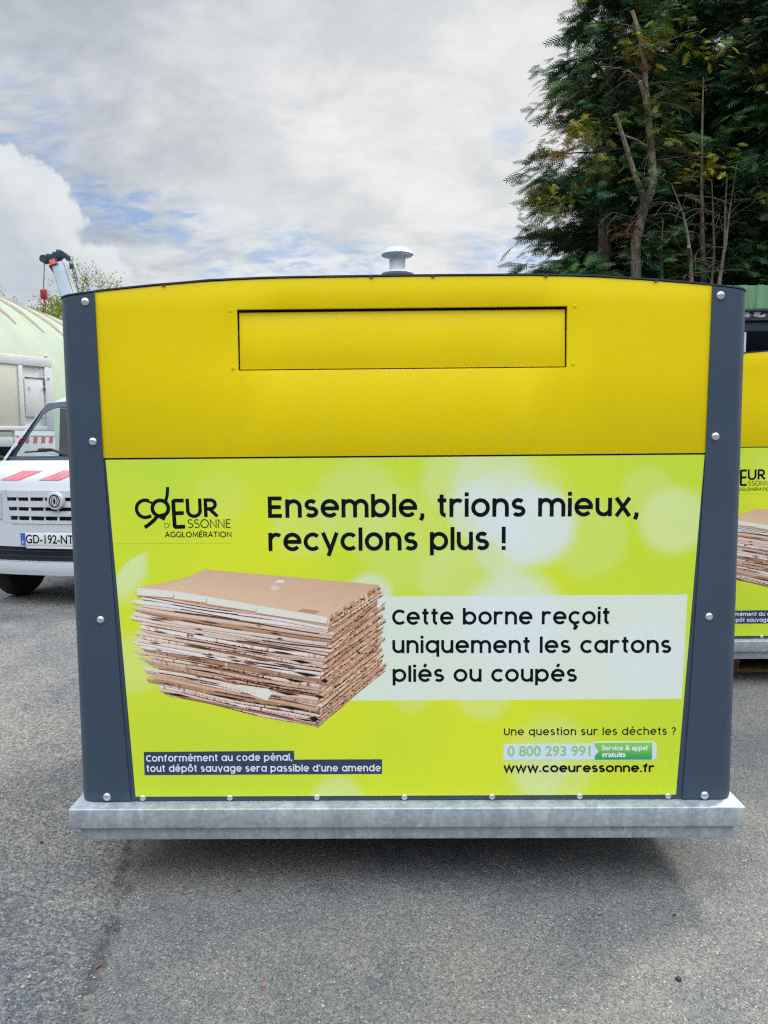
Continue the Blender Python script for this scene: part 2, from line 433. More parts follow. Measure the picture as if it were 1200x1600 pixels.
class MB:
    """collects geometry in a bmesh, then links it as one mesh object"""
    def __init__(s): s.bm = bmesh.new()

    def face(s, pts):
        return s.bm.faces.new([s.bm.verts.new(p) for p in pts])

    def box(s, x0, x1, y0, y1, z0, z1, bev=0., seg=2):
        b = s.bm
        v = [b.verts.new((x, y, z)) for z in (z0, z1) for y in (y0, y1) for x in (x0, x1)]
        fs = [b.faces.new([v[i] for i in q]) for q in ((0, 2, 3, 1), (4, 5, 7, 6), (0, 1, 5, 4), (2, 6, 7, 3), (0, 4, 6, 2), (1, 3, 7, 5))]
        if bev:
            es = list({e for f in fs for e in f.edges})
            bmesh.ops.bevel(b, geom=es, offset=bev, segments=seg, affect='EDGES', profile=.5)
        return s

    def prism(s, pts, d, bev=0.):
        """polygon (3-D points) pushed by vector d"""
        b = s.bm; d = Vector(d)
        lo = [b.verts.new(p) for p in pts]; hi = [b.verts.new(Vector(p)+d) for p in pts]
        n = len(pts); fs = [b.faces.new(lo[::-1]), b.faces.new(hi)]
        for i in range(n): fs.append(b.faces.new([lo[i], lo[(i+1) % n], hi[(i+1) % n], hi[i]]))
        if bev:
            es = list({e for f in fs for e in f.edges})
            bmesh.ops.bevel(b, geom=es, offset=bev, segments=2, affect='EDGES', profile=.5)
        return s

    def tube(s, pts, rad, n=8, cap=True):
        b = s.bm; pts = [Vector(p) for p in pts]
        rads = rad if isinstance(rad, (list, tuple)) else [rad]*len(pts)
        rings = []; up = None
        for i, p in enumerate(pts):
            d = (pts[min(i+1, len(pts)-1)]-pts[max(i-1, 0)]).normalized()
            if up is None: up = d.orthogonal().normalized()
            up = (up - d*up.dot(d)).normalized(); sd = d.cross(up)
            rings.append([b.verts.new(p+(up*math.cos(2*PI*k/n)+sd*math.sin(2*PI*k/n))*rads[i]) for k in range(n)])
        for a, c in zip(rings, rings[1:]):
            for k in range(n): b.faces.new([a[k], a[(k+1) % n], c[(k+1) % n], c[k]])
        if cap: b.faces.new(rings[0][::-1]); b.faces.new(rings[-1])
        return s

    def lathe(s, prof, c=(0, 0, 0), n=32, axis='z'):
        """profile of (radius, height) spun about an axis through c"""
        b = s.bm; rings = []
        def P(r, h, a):
            x, y = r*math.cos(a), r*math.sin(a)
            q = {'z': (x, y, h), 'y': (x, -h, y), 'x': (h, x, y)}[axis]
            return (q[0]+c[0], q[1]+c[1], q[2]+c[2])
        for r, h in prof:
            if r < 1e-6: rings.append([b.verts.new(P(0, h, 0))])
            else: rings.append([b.verts.new(P(r, h, 2*PI*k/n)) for k in range(n)])
        for a, c2 in zip(rings, rings[1:]):
            for k in range(n):
                k2 = (k+1) % n
                if len(a) == 1 and len(c2) == 1: continue
                if len(a) == 1: b.faces.new([a[0], c2[k2], c2[k]])
                elif len(c2) == 1: b.faces.new([a[k], a[k2], c2[0]])
                else: b.faces.new([a[k], a[k2], c2[k2], c2[k]])
        return s

    def grid(s, rows, closed=False):
        """quads through a list of equally long rows of points"""
        b = s.bm; vs = [[b.verts.new(p) for p in r] for r in rows]
        for a, c in zip(vs, vs[1:]):
            n = len(a)
            for k in range(n if closed else n-1): b.faces.new([a[k], a[(k+1) % n], c[(k+1) % n], c[k]])
        return s

    def thick(s, t):
        bmesh.ops.recalc_face_normals(s.bm, faces=s.bm.faces[:])
        bmesh.ops.solidify(s.bm, geom=s.bm.faces[:], thickness=t); return s

    def weld(s, d=1e-5):
        bmesh.ops.remove_doubles(s.bm, verts=s.bm.verts[:], dist=d); return s

    def bevel(s, off, ang=30, seg=2):
        es = [e for e in s.bm.edges if len(e.link_faces) == 2 and e.calc_face_angle(0) > R(ang)]
        bmesh.ops.bevel(s.bm, geom=es, offset=off, segments=seg, affect='EDGES', profile=.5); return s

    def build(s, name, mat, parent=None, smooth=35., recalc=True):
        if recalc: bmesh.ops.recalc_face_normals(s.bm, faces=s.bm.faces[:])
        me = bpy.data.meshes.new(name); s.bm.to_mesh(me); s.bm.free()
        me.materials.append(mat)
        if smooth:
            me.polygons.foreach_set('use_smooth', [True]*len(me.polygons))
            me.set_sharp_from_angle(angle=R(smooth))
        o = bpy.data.objects.new(name, me); COL.objects.link(o)
        if parent is not None: o.parent = parent
        return o


def raw_mesh(name, V, F, mat, parent=None, tint=None):
    """big triangle or quad soup from numpy arrays, with an optional colour per face"""
    V = np.asarray(V, np.float32); F = np.asarray(F, np.int32); k = F.shape[1]
    me = bpy.data.meshes.new(name)
    me.vertices.add(len(V)); me.vertices.foreach_set('co', V.ravel())
    me.loops.add(F.size); me.loops.foreach_set('vertex_index', F.ravel())
    me.polygons.add(len(F)); me.polygons.foreach_set('loop_start', np.arange(0, F.size, k, dtype=np.int32))
    me.update(calc_edges=True)
    if tint is not None:
        a = me.attributes.new('tint', 'FLOAT_COLOR', 'FACE')
        a.data.foreach_set('color', np.c_[tint, np.ones(len(tint))].astype(np.float32).ravel())
    me.materials.append(mat)
    o = bpy.data.objects.new(name, me); COL.objects.link(o)
    if parent is not None: o.parent = parent
    return o


def copy_tree(o, parent=None, skip=()):
    c = o.copy(); COL.objects.link(c)
    if parent is not None: c.parent = parent
    for ch in list(o.children):
        if ch.name.split('.')[0] not in skip: copy_tree(ch, c, skip)
    return c


# ------------------------------------------------------------------ lettering (single-line glyphs given a stroke width)
def arc(cx, cy, rx, ry, a0, a1, n=22):
    return [(cx+rx*math.cos(R(a0+(a1-a0)*i/n)), cy+ry*math.sin(R(a0+(a1-a0)*i/n))) for i in range(n+1)]


def bez(p0, p1, p2, p3, n=14):
    return [tuple((1-t)**3*a+3*(1-t)**2*t*b+3*(1-t)*t*t*c+t**3*d for a, b, c, d in zip(p0, p1, p2, p3)) for t in [i/n for i in range(n+1)]]


O_ = arc(.5, .5, .4, .4, 0, 360, 36)
A_N = [(.1, .5)]+arc(.44, .56, .34, .34, 180, 0)+[(.78, 0)]
S_ = arc(.37, .70, .25, .2, 35, 270, 16)+arc(.38, .30, .27, .2, 90, -148, 16)[1:]
E_ = [(.1, .5), (.89, .5)]+arc(.5, .5, .4, .4, 0, 318, 30)[1:]
LOW = {
    'a': (1.0, [O_, [(.9, 0), (.9, 1)]]), 'b': (1.0, [[(.1, 0), (.1, 1.27)], O_]), 'c': (.86, [arc(.5, .5, .4, .4, 45, 315, 30)]),
    'd': (1.0, [O_, [(.9, 0), (.9, 1.27)]]), 'e': (.99, [E_]), 'f': (.58, [[(.26, 0), (.26, .95)]+arc(.48, .95, .22, .22, 180, 80, 8), [(.0, .9), (.52, .9)]]),
    'g': (1.0, [O_, [(.9, 1), (.9, .02)]+arc(.53, .02, .37, .30, 0, -150, 16)]), 'h': (.88, [[(.1, 0), (.1, 1.27)], A_N]),
    'i': (.2, [[(.1, 0), (.1, 1)], [(.1, 1.12), (.1, 1.33)]]), 'l': (.2, [[(.1, 0), (.1, 1.27)]]),
    'm': (1.46, [[(.1, 0), (.1, 1)], [(.1, .5)]+arc(.415, .585, .315, .315, 180, 0)+[(.73, 0)], [(.73, .5)]+arc(1.045, .585, .315, .315, 180, 0)+[(1.36, 0)]]),
    'n': (.88, [[(.1, 0), (.1, 1)], A_N]), 'o': (1.0, [O_]), 'p': (1.0, [[(.1, -.28), (.1, 1)], O_]), 'q': (1.0, [O_, [(.9, -.28), (.9, 1)]]),
    'r': (.68, [[(.1, 0), (.1, 1)], [(.1, .5)]+arc(.44, .56, .34, .34, 180, 52, 14)]), 's': (.74, [S_]),
    't': (.52, [[(.24, 1.22), (.24, .30)]+arc(.44, .30, .2, .2, 180, 275, 8), [(.02, .9), (.5, .9)]]),
    'u': (.88, [[(.1, 1), (.1, .44)]+arc(.44, .44, .34, .34, 180, 360), [(.78, 0), (.78, 1)]]),
    'v': (.92, [[(.07, 1), (.46, .02), (.85, 1)]]), 'w': (1.36, [[(.07, 1), (.37, .03), (.68, .97), (.99, .03), (1.29, 1)]]),
    'x': (.90, [[(.09, 1), (.81, 0)], [(.81, 1), (.09, 0)]]), 'y': (.90, [[(.06, 1), (.46, .08)], [(.84, 1), (.36, -.28)]]),
    ',': (.24, [[(.14, .2), (.14, .02), (.05, -.17)]]), '.': (.24, [[(.12, 0), (.12, .22)]]), '!': (.24, [[(.12, .36), (.12, 1.27)], [(.12, 0), (.12, .21)]]),
    "'": (.22, [[(.12, 1.2), (.09, .9)]]), '?': (.7, [arc(.33, .92, .25, .25, 170, -50, 14)+[(.33, .50), (.33, .34)], [(.33, 0), (.33, .2)]]),
    'E': (.80, [[(.75, 1.05), (.1, 1.05), (.1, .1), (.75, .1)], [(.1, .58), (.70, .58)]]),
    'C': (.92, [arc(.56, .58, .46, .48, 45, 315, 30)]), 'U': (.95, [[(.1, 1.15), (.1, .46)]+arc(.475, .46, .375, .36, 180, 360)+[(.85, 1.15)]]),
}
LOW['é'] = (LOW['e'][0], LOW['e'][1]+[[(.44, 1.14), (.58, 1.38)]])
LOW['ç'] = (LOW['c'][0], LOW['c'][1]+[[(.50, .08), (.48, -.08), (.60, -.17), (.52, -.31), (.36, -.31)]])
LOW['ô'] = (LOW['o'][0], LOW['o'][1]+[[(.28, 1.14), (.5, 1.34), (.72, 1.14)]])
CAP = {   # capitals, cap height 1
    'A': (.82, [[(.04, 0), (.41, .97), (.78, 0)], [(.17, .33), (.65, .33)]]), 'C': (.8, [arc(.5, .5, .43, .46, 50, 310, 26)]),
    'D': (.84, [[(.1, .05), (.1, .95), (.35, .95)]+arc(.35, .5, .42, .45, 90, -90, 18)+[(.1, .05)]]), 'E': (.62, [[(.58, .95), (.1, .95), (.1, .05), (.58, .05)], [(.1, .52), (.53, .52)]]),
    'G': (.88, [arc(.5, .5, .43, .46, 50, 318, 26)+[(.82, .46), (.56, .46)]]), 'I': (.2, [[(.1, 0), (.1, 1)]]), 'L': (.58, [[(.1, 1), (.1, .05), (.55, .05)]]),
    'M': (1.0, [[(.1, 0), (.16, .97), (.5, .2), (.84, .97), (.9, 0)]]), 'N': (.84, [[(.1, 0), (.1, .97), (.74, .03), (.74, 1)]]), 'O': (1.0, [arc(.5, .5, .43, .46, 0, 360, 36)]),
    'R': (.74, [[(.1, 0), (.1, .95), (.36, .95)]+arc(.36, .70, .25, .25, 90, -90, 14)+[(.1, .45)], [(.36, .45), (.70, 0)]]),
    'S': (.66, [arc(.33, .735, .24, .22, 40, 270, 16)+arc(.33, .275, .27, .24, 90, -145, 16)[1:]]), 'T': (.72, [[(.02, .95), (.70, .95)], [(.36, .95), (.36, 0)]]),
    'U': (.84, [[(.1, 1), (.1, .36)]+arc(.42, .36, .32, .31, 180, 360, 18)+[(.74, 1)]]), "'": (.16, [[(.1, 1.0), (.06, .72)]]),
}
CAP['É'] = (.62, CAP['E'][1]+[[(.30, 1.1), (.46, 1.28)]])


def ribbon(V, F, pts, wd, y):
    """flat stroke of width wd along a polyline in the x-z plane at depth y"""
    P = [np.array(p, float) for p in pts]
    Q = [P[0]]
    for p in P[1:]:
        if np.hypot(*(p-Q[-1])) > 1e-6: Q.append(p)
    closed = len(Q) > 3 and np.hypot(*(Q[0]-Q[-1])) < 1e-5
    if closed: Q = Q[:-1]
    n = len(Q); base = len(V)
    for i in range(n):
        a = Q[i-1] if (closed or i > 0) else None; c = Q[(i+1) % n] if (closed or i < n-1) else None
        d0 = (Q[i]-a)/np.hypot(*(Q[i]-a)) if a is not None else None
        d1 = (c-Q[i])/np.hypot(*(c-Q[i])) if c is not None else None
        if d0 is None: d0 = d1
        if d1 is None: d1 = d0
        nn = np.array([-(d0[1]+d1[1]), d0[0]+d1[0]]); L = np.hypot(*nn)
        nn = nn/L if L > 1e-6 else np.array([-d0[1], d0[0]])
        co = max(.45, nn @ np.array([-d0[1], d0[0]]))
        o = nn*wd/2/co
        V.append((Q[i][0]+o[0], y, Q[i][1]+o[1])); V.append((Q[i][0]-o[0], y, Q[i][1]-o[1]))
    for i in range(n if closed else n-1):
        j = (i+1) % n
        F.append((base+2*i, base+2*i+1, base+2*j+1, base+2*j))


ZB = .257     # height of the bin body's lower edge above the ground


def lettering(lines, parent, mat, y, name='lettering', z0=ZB):
    """lines: (text, x0, x1, baseline0, baseline1, unit height, stroke, table, tracking); fitted between x0 and x1"""
    for txt, x0, x1, b0, b1, h, sw, tab, tr in lines:
        V, F = [], []
        pos, cur = [], 0.
        for ch in txt:
            if ch == ' ': cur += .56; continue
            wdt = tab[ch][0]; pos.append((ch, cur)); cur += wdt+tr
        tot = cur-tr; sx = (x1-x0)/tot
        i = 0
        for ch, c0 in pos:
            for st in tab[ch][1]:
                pts = []
                for (px, pz) in st:
                    X = x0+(c0+px)*sx
                    pts.append((X, z0+b0+(b1-b0)*(X-x0)/(x1-x0)+pz*h))
                ribbon(V, F, pts, sw*h, y-.00012*(i % 3)); i += 1
        raw_mesh(name, V, F, mat, parent)


_fd = {}


def type_mesh(txt, x0, x1, b, y, parent, mat, name='lettering', bold=0., hscale=None, z0=ZB):
    """built-in typeface, fitted to a width; optional height"""
    cu = bpy.data.curves.new(name, 'FONT'); cu.body = txt; cu.offset = bold; cu.resolution_u = 6
    o = bpy.data.objects.new(name, cu); COL.objects.link(o)
    dg = bpy.context.evaluated_depsgraph_get()
    me = bpy.data.meshes.new_from_object(o.evaluated_get(dg))
    bpy.data.objects.remove(o)
    n = len(me.vertices); co = np.empty(n*3, np.float32); me.vertices.foreach_get('co', co); co = co.reshape(-1, 3)
    mn, mx = co.min(0), co.max(0); sx = (x1-x0)/(mx[0]-mn[0]); sz = sx if hscale is None else hscale
    q = np.empty_like(co); q[:, 0] = x0+(co[:, 0]-mn[0])*sx; q[:, 1] = y; q[:, 2] = z0+b+co[:, 1]*sz
    me.vertices.foreach_set('co', q.ravel()); me.update()
    me.materials.clear(); me.materials.append(mat)
    ob = bpy.data.objects.new(name, me); COL.objects.link(ob); ob.parent = parent
    return ob


# ------------------------------------------------------------------ ground
g = MB(); g.grid([[(x, y, z) for x in (-400, -20, -6, 6, 20, 400)] for y, z in ((-60, GZ), (-8, GZ), (.55, GZ), (.8, GZ*.92), (1.05, GZ*.72), (1.3, GZ*.42), (1.55, GZ*.16), (1.8, 0), (8, 0), (30, 0), (600, 0))])
tag(g.build('ground', M['asphalt'], smooth=60), kind='structure')


# ------------------------------------------------------------------ the recycling bin
TOPX = [-1.02, -.985, -.94, -.907, -.75, -.67, -.56, -.387, -.2, 0, .2, .387, .56, .67, .75, .907, .94, .985, 1.02]
TOPZ = [1.545, 1.550, 1.555, 1.560, 1.5755, 1.5805, 1.589, 1.5945, 1.5955, 1.596, 1.5955, 1.5945, 1.589, 1.5805, 1.5755, 1.560, 1.555, 1.550, 1.545]


def topz(x): return float(np.interp(x, TOPX, TOPZ))
def inner(z): return float(np.interp(z, [0, .3, .7, 1.07, 1.6], [.8565, .8715, .8865, .8985, .9055]))


DEPTH = 1.42


def plan(off=0., y0=.03):
    """front half outline of the plan, left to right: list of (x, y)"""
    r = .05; pts = []; BW = 1.02
    xs = [(-BW+r) + (2*BW-2*r)*i/24 for i in range(25)]
    for i in range(7):
        a = PI+PI/2*i/6; pts.append((-BW+r+(r+off)*math.cos(a), y0+r+(r+off)*math.sin(a)))
    for x in xs[1:-1]: pts.append((x, y0-off))
    for i in range(7):
        a = 1.5*PI+PI/2*i/6; pts.append((BW-r+(r+off)*math.cos(a), y0+r+(r+off)*math.sin(a)))
    return pts


def make_bin(rt):
    # shell
    fr = plan(-.004, .03); bk = [(x, DEPTH-(y-.03)) for x, y in fr]
    loop = fr+bk[::-1]
    b = MB()
    b.grid([[(x, y, ZB+.002) for x, y in loop], [(x, y, ZB+topz(x)-.006) for x, y in loop]], closed=True)
    n = len(fr)
    b.grid([[(x, y, ZB+topz(x)-.006) for x, y in fr], [(x, y, ZB+topz(x)-.006) for x, y in bk]])
    b.grid([[(x, y, ZB+.002) for x, y in fr], [(x, y, ZB+.002) for x, y in bk]])
    b.weld().build('body', M['slate_dark'], rt)
    # curved lid with a thin dark edge
    fr = plan(.003, .0); bk = [(x, DEPTH-y+.0) for x, y in fr]
    b = MB(); rows = []
    for off in (0, .0042):
        rows.append([(x, y, ZB+topz(x)+off-.001) for x, y in fr+bk[::-1]])
    b.grid(rows, closed=True)
    for off in (0, .0042): b.grid([[(x, y, ZB+topz(x)+off-.001) for x, y in fr], [(x, y, ZB+topz(x)+off-.001) for x, y in bk]])
    lid = b.weld().build('lid', M['slate_dark'], rt)
    for x in (-.70, -.09, .09, .42, .74):
        MB().box(x-.005, x+.005, -.005, -.0015, ZB+topz(x)-.0055, ZB+topz(x)-.001, .0005).build('lid_clip', M['slate_dark'], lid)
    # rounded corner guards, front and back
    for sx in (-1, 1):
        for back in (0, 1):
            rows = []
            zs = [0, .15, .3, .5, .7, .9, 1.07, 1.25, 1.4, None]
            for z in zs:
                row = []
                zi = 1.5 if z is None else z
                xi = inner(zi)
                path = [(xi, -.004), (xi+(.966-xi)*.3, -.004), (xi+(.966-xi)*.7, -.004), (.966, -.004)]
                for i in range(1, 9):
                    a = PI/2*i/8; path.append((.966+.054*math.sin(a), .050-.054*math.cos(a)))
                path += [(1.02, .09), (1.02, .16)]
                for (x, y) in path:
                    zz = topz(x)-.004 if z is None else z+.004
                    yy = y if not back else DEPTH-y
                    row.append((sx*x, yy, ZB+zz))
                rows.append(row)
            b = MB().grid(rows)
            bmesh.ops.recalc_face_normals(b.bm, faces=b.bm.faces[:])
            f0 = b.bm.faces[:][0]
            want = Vector((0, -1 if not back else 1, 0))
            b.bm.faces.ensure_lookup_table()
            if b.bm.faces[0].normal.dot(want) < 0: bmesh.ops.reverse_faces(b.bm, faces=b.bm.faces[:])
            bmesh.ops.solidify(b.bm, geom=b.bm.faces[:], thickness=.0035)
            b.build('corner_guard', M['slate'], rt, smooth=40)
    # yellow upper front with the slot opening
    SX0, SX1, SZ0, SZ1 = -.487, .4845, 1.326, 1.504
    ZS = 1.0705
    xs = sorted([-.9, -.82, -.7, -.6, SX0, -.36, -.24, -.12, 0, .12, .24, .36, SX1, .6, .7, .82, .9])
    b = MB(); B = b.bm; cache = {}

    def vt(x, z):
        xx = x
        if abs(x) == .9: xx = math.copysign(inner(z)+.004, x)
        key = (round(xx, 5), round(z, 5))
        if key not in cache: cache[key] = B.verts.new((xx, 0, ZB+z))
        return cache[key]
    for x0, x1 in zip(xs, xs[1:]):
        tz0, tz1 = topz(x0)-.003, topz(x1)-.003
        lev = [(ZS, ZS), (SZ0, SZ0), (SZ1, SZ1), (tz0, tz1)]
        for k_, (a, c) in enumerate(zip(lev, lev[1:])):
            if k_ == 1 and x0 >= SX0-1e-6 and x1 <= SX1+1e-6: continue
            B.faces.new([vt(x0, a[0]), vt(x1, a[1]), vt(x1, c[1]), vt(x0, c[0])])
    bmesh.ops.recalc_face_normals(B, faces=B.faces[:])
    B.faces.ensure_lookup_table()
    if B.faces[0].normal.y > 0: bmesh.ops.reverse_faces(B, faces=B.faces[:])
    bmesh.ops.solidify(B, geom=B.faces[:], thickness=.014)
    b.bevel(.0012, 60, 2)
    b.build('upper_panel', M['yellow'], rt, smooth=30)
    # slot reveal and flap (hung a little back from the face, open along its top edge)
    b = MB()
    for q in ((SX0-.0005, SX0+.002, SZ0, SZ1), (SX1-.002, SX1+.0005, SZ0, SZ1)):
        b.box(q[0], q[1], .0145, .029, ZB+q[2], ZB+q[3])
    b.build('slot_reveal', M['void'], rt)
    f0, f1 = SZ0+.0035, SZ1-.0075
    b = MB()
    v = [(SX0+.0045, .0045, ZB+f0), (SX1-.0045, .0045, ZB+f0), (SX1-.0045, .0125, ZB+f1), (SX0+.0045, .0125, ZB+f1)]
    b.prism(v, (0, .006, 0), .0012)
    b.build('slot_flap', M['yellow'], rt)
    MB().box(SX0, SX1, .0215, .0285, ZB+SZ0, ZB+SZ1).build('slot_backing', M['void'], rt)
    for x, z in ((-.5056, 1.5013), (.5055, 1.5036), (-.5025, 1.3338), (.502, 1.3371)):
        b = MB().lathe([(.0052, -.001), (.0052, .0012), (.004, .0022), (.0016, .0022), (.0012, .0010), (0, .0010)], (x, 0, ZB+z), 14, 'y')
        b.build('screw', M['yellow'], rt)
    for x, z in ((-.478, 1.317), (.478, 1.319), (-.490, 1.512), (.490, 1.513)):
        pass
    # lower front
    b = MB()
    zz = [.002, .3, .7, 1.067]
    b.grid([[(-inner(z)-.004, .001, ZB+z), (inner(z)+.004, .001, ZB+z)] for z in zz])
    bmesh.ops.recalc_face_normals(b.bm, faces=b.bm.faces[:]); b.bm.faces.ensure_lookup_table()
    if b.bm.faces[0].normal.y > 0: bmesh.ops.reverse_faces(b.bm, faces=b.bm.faces[:])
    bmesh.ops.solidify(b.bm, geom=b.bm.faces[:], thickness=.012)
    b.build('lower_panel', M['slate'], rt)
    b = MB(); b.prism([(-.8923, -.0008, ZB+1.0655), (-.8413, -.0008, ZB+.0165), (.8375, -.0008, ZB+.0165), (.8968, -.0008, ZB+1.0655)], (0, .0015, 0))
    po = b.build('poster', M['poster'], rt, smooth=0)
    printing(po)
    # bolts
    bm_ = None
    for (x, z, r) in [(-.932, 1.5298, .0125), (.9284, 1.5285, .0125), (-.9267, 1.1203, .0125), (.9255, 1.1192, .0125), (-.9261, .5788, .0122), (.9221, .5767, .0122), (-.9294, .0180, .0130), (.9243, .0155, .0130)] + \
                     [(x, .0115, .0098) for x in (-.8194, -.5472, -.2756, -.0028, .2695, .541, .814)]:
        y = -.004 if abs(x) > .85 else .001
        if bm_ is None:
            b = MB().lathe([(1.0, -.06), (1.0, .10), (.93, .26), (.78, .42), (.55, .54), (.30, .59), (.24, .59), (.20, .48), (0, .48)], (0, 0, 0), 20, 'y')
            o = b.build('bolt', M['bolt'], rt, smooth=50); bm_ = o.data
        else:
            o = bpy.data.objects.new('bolt', bm_); COL.objects.link(o); o.parent = rt
        o.location = (x, y, ZB+z); o.scale = (r, r, r)
    # galvanised tray and frame under it
    b = MB()
    b.box(-1.034, 1.032, -.05, DEPTH+.05, ZB-.0635, ZB, .005, 3)
    tr = b.build('base_tray', M['galv'], rt, smooth=40)
    b = MB(); b.box(-1.006, 1.006, -.031, DEPTH+.031, ZB-.107, ZB-.0640, .002, 2)
    bf = b.build('base_frame', M['galv'], rt, smooth=40)
    for x in (-.655, .655):
        for d_ in (-.016, .016):
            MB().lathe([(.0075, -.004), (.0075, .003), (.006, .006), (0, .007)], (x+d_, -.031, ZB-.0715), 6, 'y').build('frame_bolt', M['galv'], bf)
    for x in (-.62, .62):
        MB().box(x-.09, x+.09, .42, DEPTH-.12, GZ, ZB-.1075, .004).build('skid', M['void'], rt)
    # lifting mushroom
    Y = .70
    b = MB().lathe([(.028, 1.60), (.028, 1.742), (.058, 1.7425), (.062, 1.748), (.060, 1.753), (.034, 1.758), (.0305, 1.764), (.0305, 1.812), (.034, 1.8165), (.058, 1.8165), (.0615, 1.8195), (.056, 1.831), (.040, 1.842), (.018, 1.846), (0, 1.8465)], (-.007, Y, ZB+.001), 40)
    b.build('lifting_mushroom', M['galv_light'], rt, smooth=40)


def printing(po):
    yL = -.00115
    lettering([('Ensemble, trions mieux,', -.4075, .7035, .8872, .8838, .0555, .214, LOW, .15),
               ('recyclons plus !', -.408, .3075, .786, .7845, .0555, .214, LOW, .15)], po, M['ink'], yL)
    lettering([('Cette borne reçoit', -.0365, .6230, .5570, .5549, .0405, .214, LOW, .16),
               ('uniquement les cartons', -.0365, .8110, .4690, .4645, .0405, .214, LOW, .16),
               ('pliés ou coupés', -.0365, .5262, .3790, .3762, .0405, .214, LOW, .16)], po, M['ink'], yL)
    MB().prism([(-.8103, yL, ZB+.1605), (-.8106, yL, ZB+.0862), (-.0715, yL, ZB+.0868), (-.0715, yL, ZB+.1338), (-.3432, yL, ZB+.1338), (-.3440, yL, ZB+.1622)], (0, .0005, 0)).build('notice_band', M['navy_print'], po, smooth=0)
    lettering([('Conformément au code pénal,', -.8035, -.3500, .1295, .1313, .0178, .22, LOW, .19),
               ('tout dépôt sauvage sera passible d\'une amende', -.8035, -.0760, .0968, .0955, .0178, .22, LOW, .19)], po, M['ink_white'], yL-.0006)
    lettering([('Une question sur les déchets ?', .3045, .8327, .2080, .2074, .0195, .185, LOW, .19)], po, M['ink'], yL)
    lettering([('www.coeuressonne.fr', .3048, .7687, .0914, .0896, .0208, .29, LOW, .14)], po, M['ink'], yL)
    MB().box(.3043, .5905, yL, yL+.0005, ZB+.1300, ZB+.1800).build('number_field', M['pale_print'], po, smooth=0)
    MB().prism([(.580, yL-.0003, ZB+.1263), (.7665, yL-.0003, ZB+.1263), (.7665, yL-.0003, ZB+.1305), (.7745, yL-.0003, ZB+.1305), (.7745, yL-.0003, ZB+.1805), (.7665, yL-.0003, ZB+.1805), (.7665, yL-.0003, ZB+.1872), (.580, yL-.0003, ZB+.1872)], (0, .0006, 0)).build('service_border', M['pale_print'], po, smooth=0)
    MB().prism([(.5848, yL-.0008, ZB+.1295), (.7605, yL-.0008, ZB+.1295), (.7605, yL-.0008, ZB+.1835), (.5848, yL-.0008, ZB+.1835), (.5848, yL-.0008, ZB+.172), (.597, yL-.0008, ZB+.1565), (.5848, yL-.0008, ZB+.142)], (0, .0005, 0)).build('service_band', M['green_band'], po, smooth=0)
    type_mesh('0 800 293 991', .3165, .5715, .1425, yL-.0004, po, M['num_green'], bold=.012)
    type_mesh('Service & appel', .6055, .7455, .1600, yL-.0012, po, M['ink_white'], bold=.028)
    type_mesh('gratuits', .6055, .6790, .1385, yL-.0012, po, M['ink_white'], bold=.028)
    # emblem: C, ring with stroke and pointed tail, tall E, UR
    V, F = [], []
    def L(px, pz): return (-.8315+px*.0002885, ZB+1.0195-pz*.000284)      # from an enlarged view, 6.67 px per photo px
    def lp(pts): return [L(*p) for p in pts]
    wd = .0104
    c_ = [(240, 285)]+[(185+92*math.cos(R(a)), 360-92*math.sin(R(a))) for a in range(52, 311, 12)]+[(244, 432)]
    ribbon(V, F, lp(c_), wd, yL)
    ribbon(V, F, lp([(343+84*math.cos(R(a)), 355-84*math.sin(R(a))) for a in range(0, 361, 10)]), wd*1.08, yL-.0001)
    ribbon(V, F, lp([(426, 130), (424, 175), (418, 220), (406, 265), (396, 292)]), wd*.92, yL-.0002)
    ribbon(V, F, lp([(308, 440), (265, 490), (215, 530), (172, 558)]), wd*1.05, yL-.0002)
    ribbon(V, F, lp([(590, 275), (495, 275), (480, 285), (487, 545), (497, 556), (597, 553)]), wd*1.12, yL)
    ribbon(V, F, lp([(483, 410), (588, 407)]), wd*1.1, yL-.0001)
    ribbon(V, F, lp([(627, 255), (630, 385)]+[(694+63*math.cos(R(a)), 385-58*math.sin(R(a))) for a in range(180, 361, 15)]+[(759, 385), (757, 255)]), wd, yL)
    ribbon(V, F, lp([(818, 452), (815, 272), (870, 272)]+[(870+48*math.cos(R(a)), 318-46*math.sin(R(a))) for a in range(75, -91, -15)]+[(830, 366)]), wd, yL)
    ribbon(V, F, lp([(858, 366), (938, 446)]), wd, yL-.0001)
    b0 = len(V)
    for p in ((300, 425), (420, 395), (381, 487), (318, 455)): V.append((L(*p)[0], yL-.0003, L(*p)[1]))
    F.append((b0, b0+3, b0+2, b0+1))
    raw_mesh('emblem', V, F, M['ink'], po)
    lettering([('AGGLOMÉRATION', -.7213, -.5195, .8308, .8298, .0162, .165, CAP, .10)], po, M['ink'], yL)
    lettering([('SSONNE', -.6520, -.5205, .8584, .8576, .0262, .110, CAP, .06), ("D'", -.7225, -.7045, .8578, .8578, .0158, .10, CAP, .05)], po, M['ink_grey'], yL)
    cardboard_photo(po, yL)


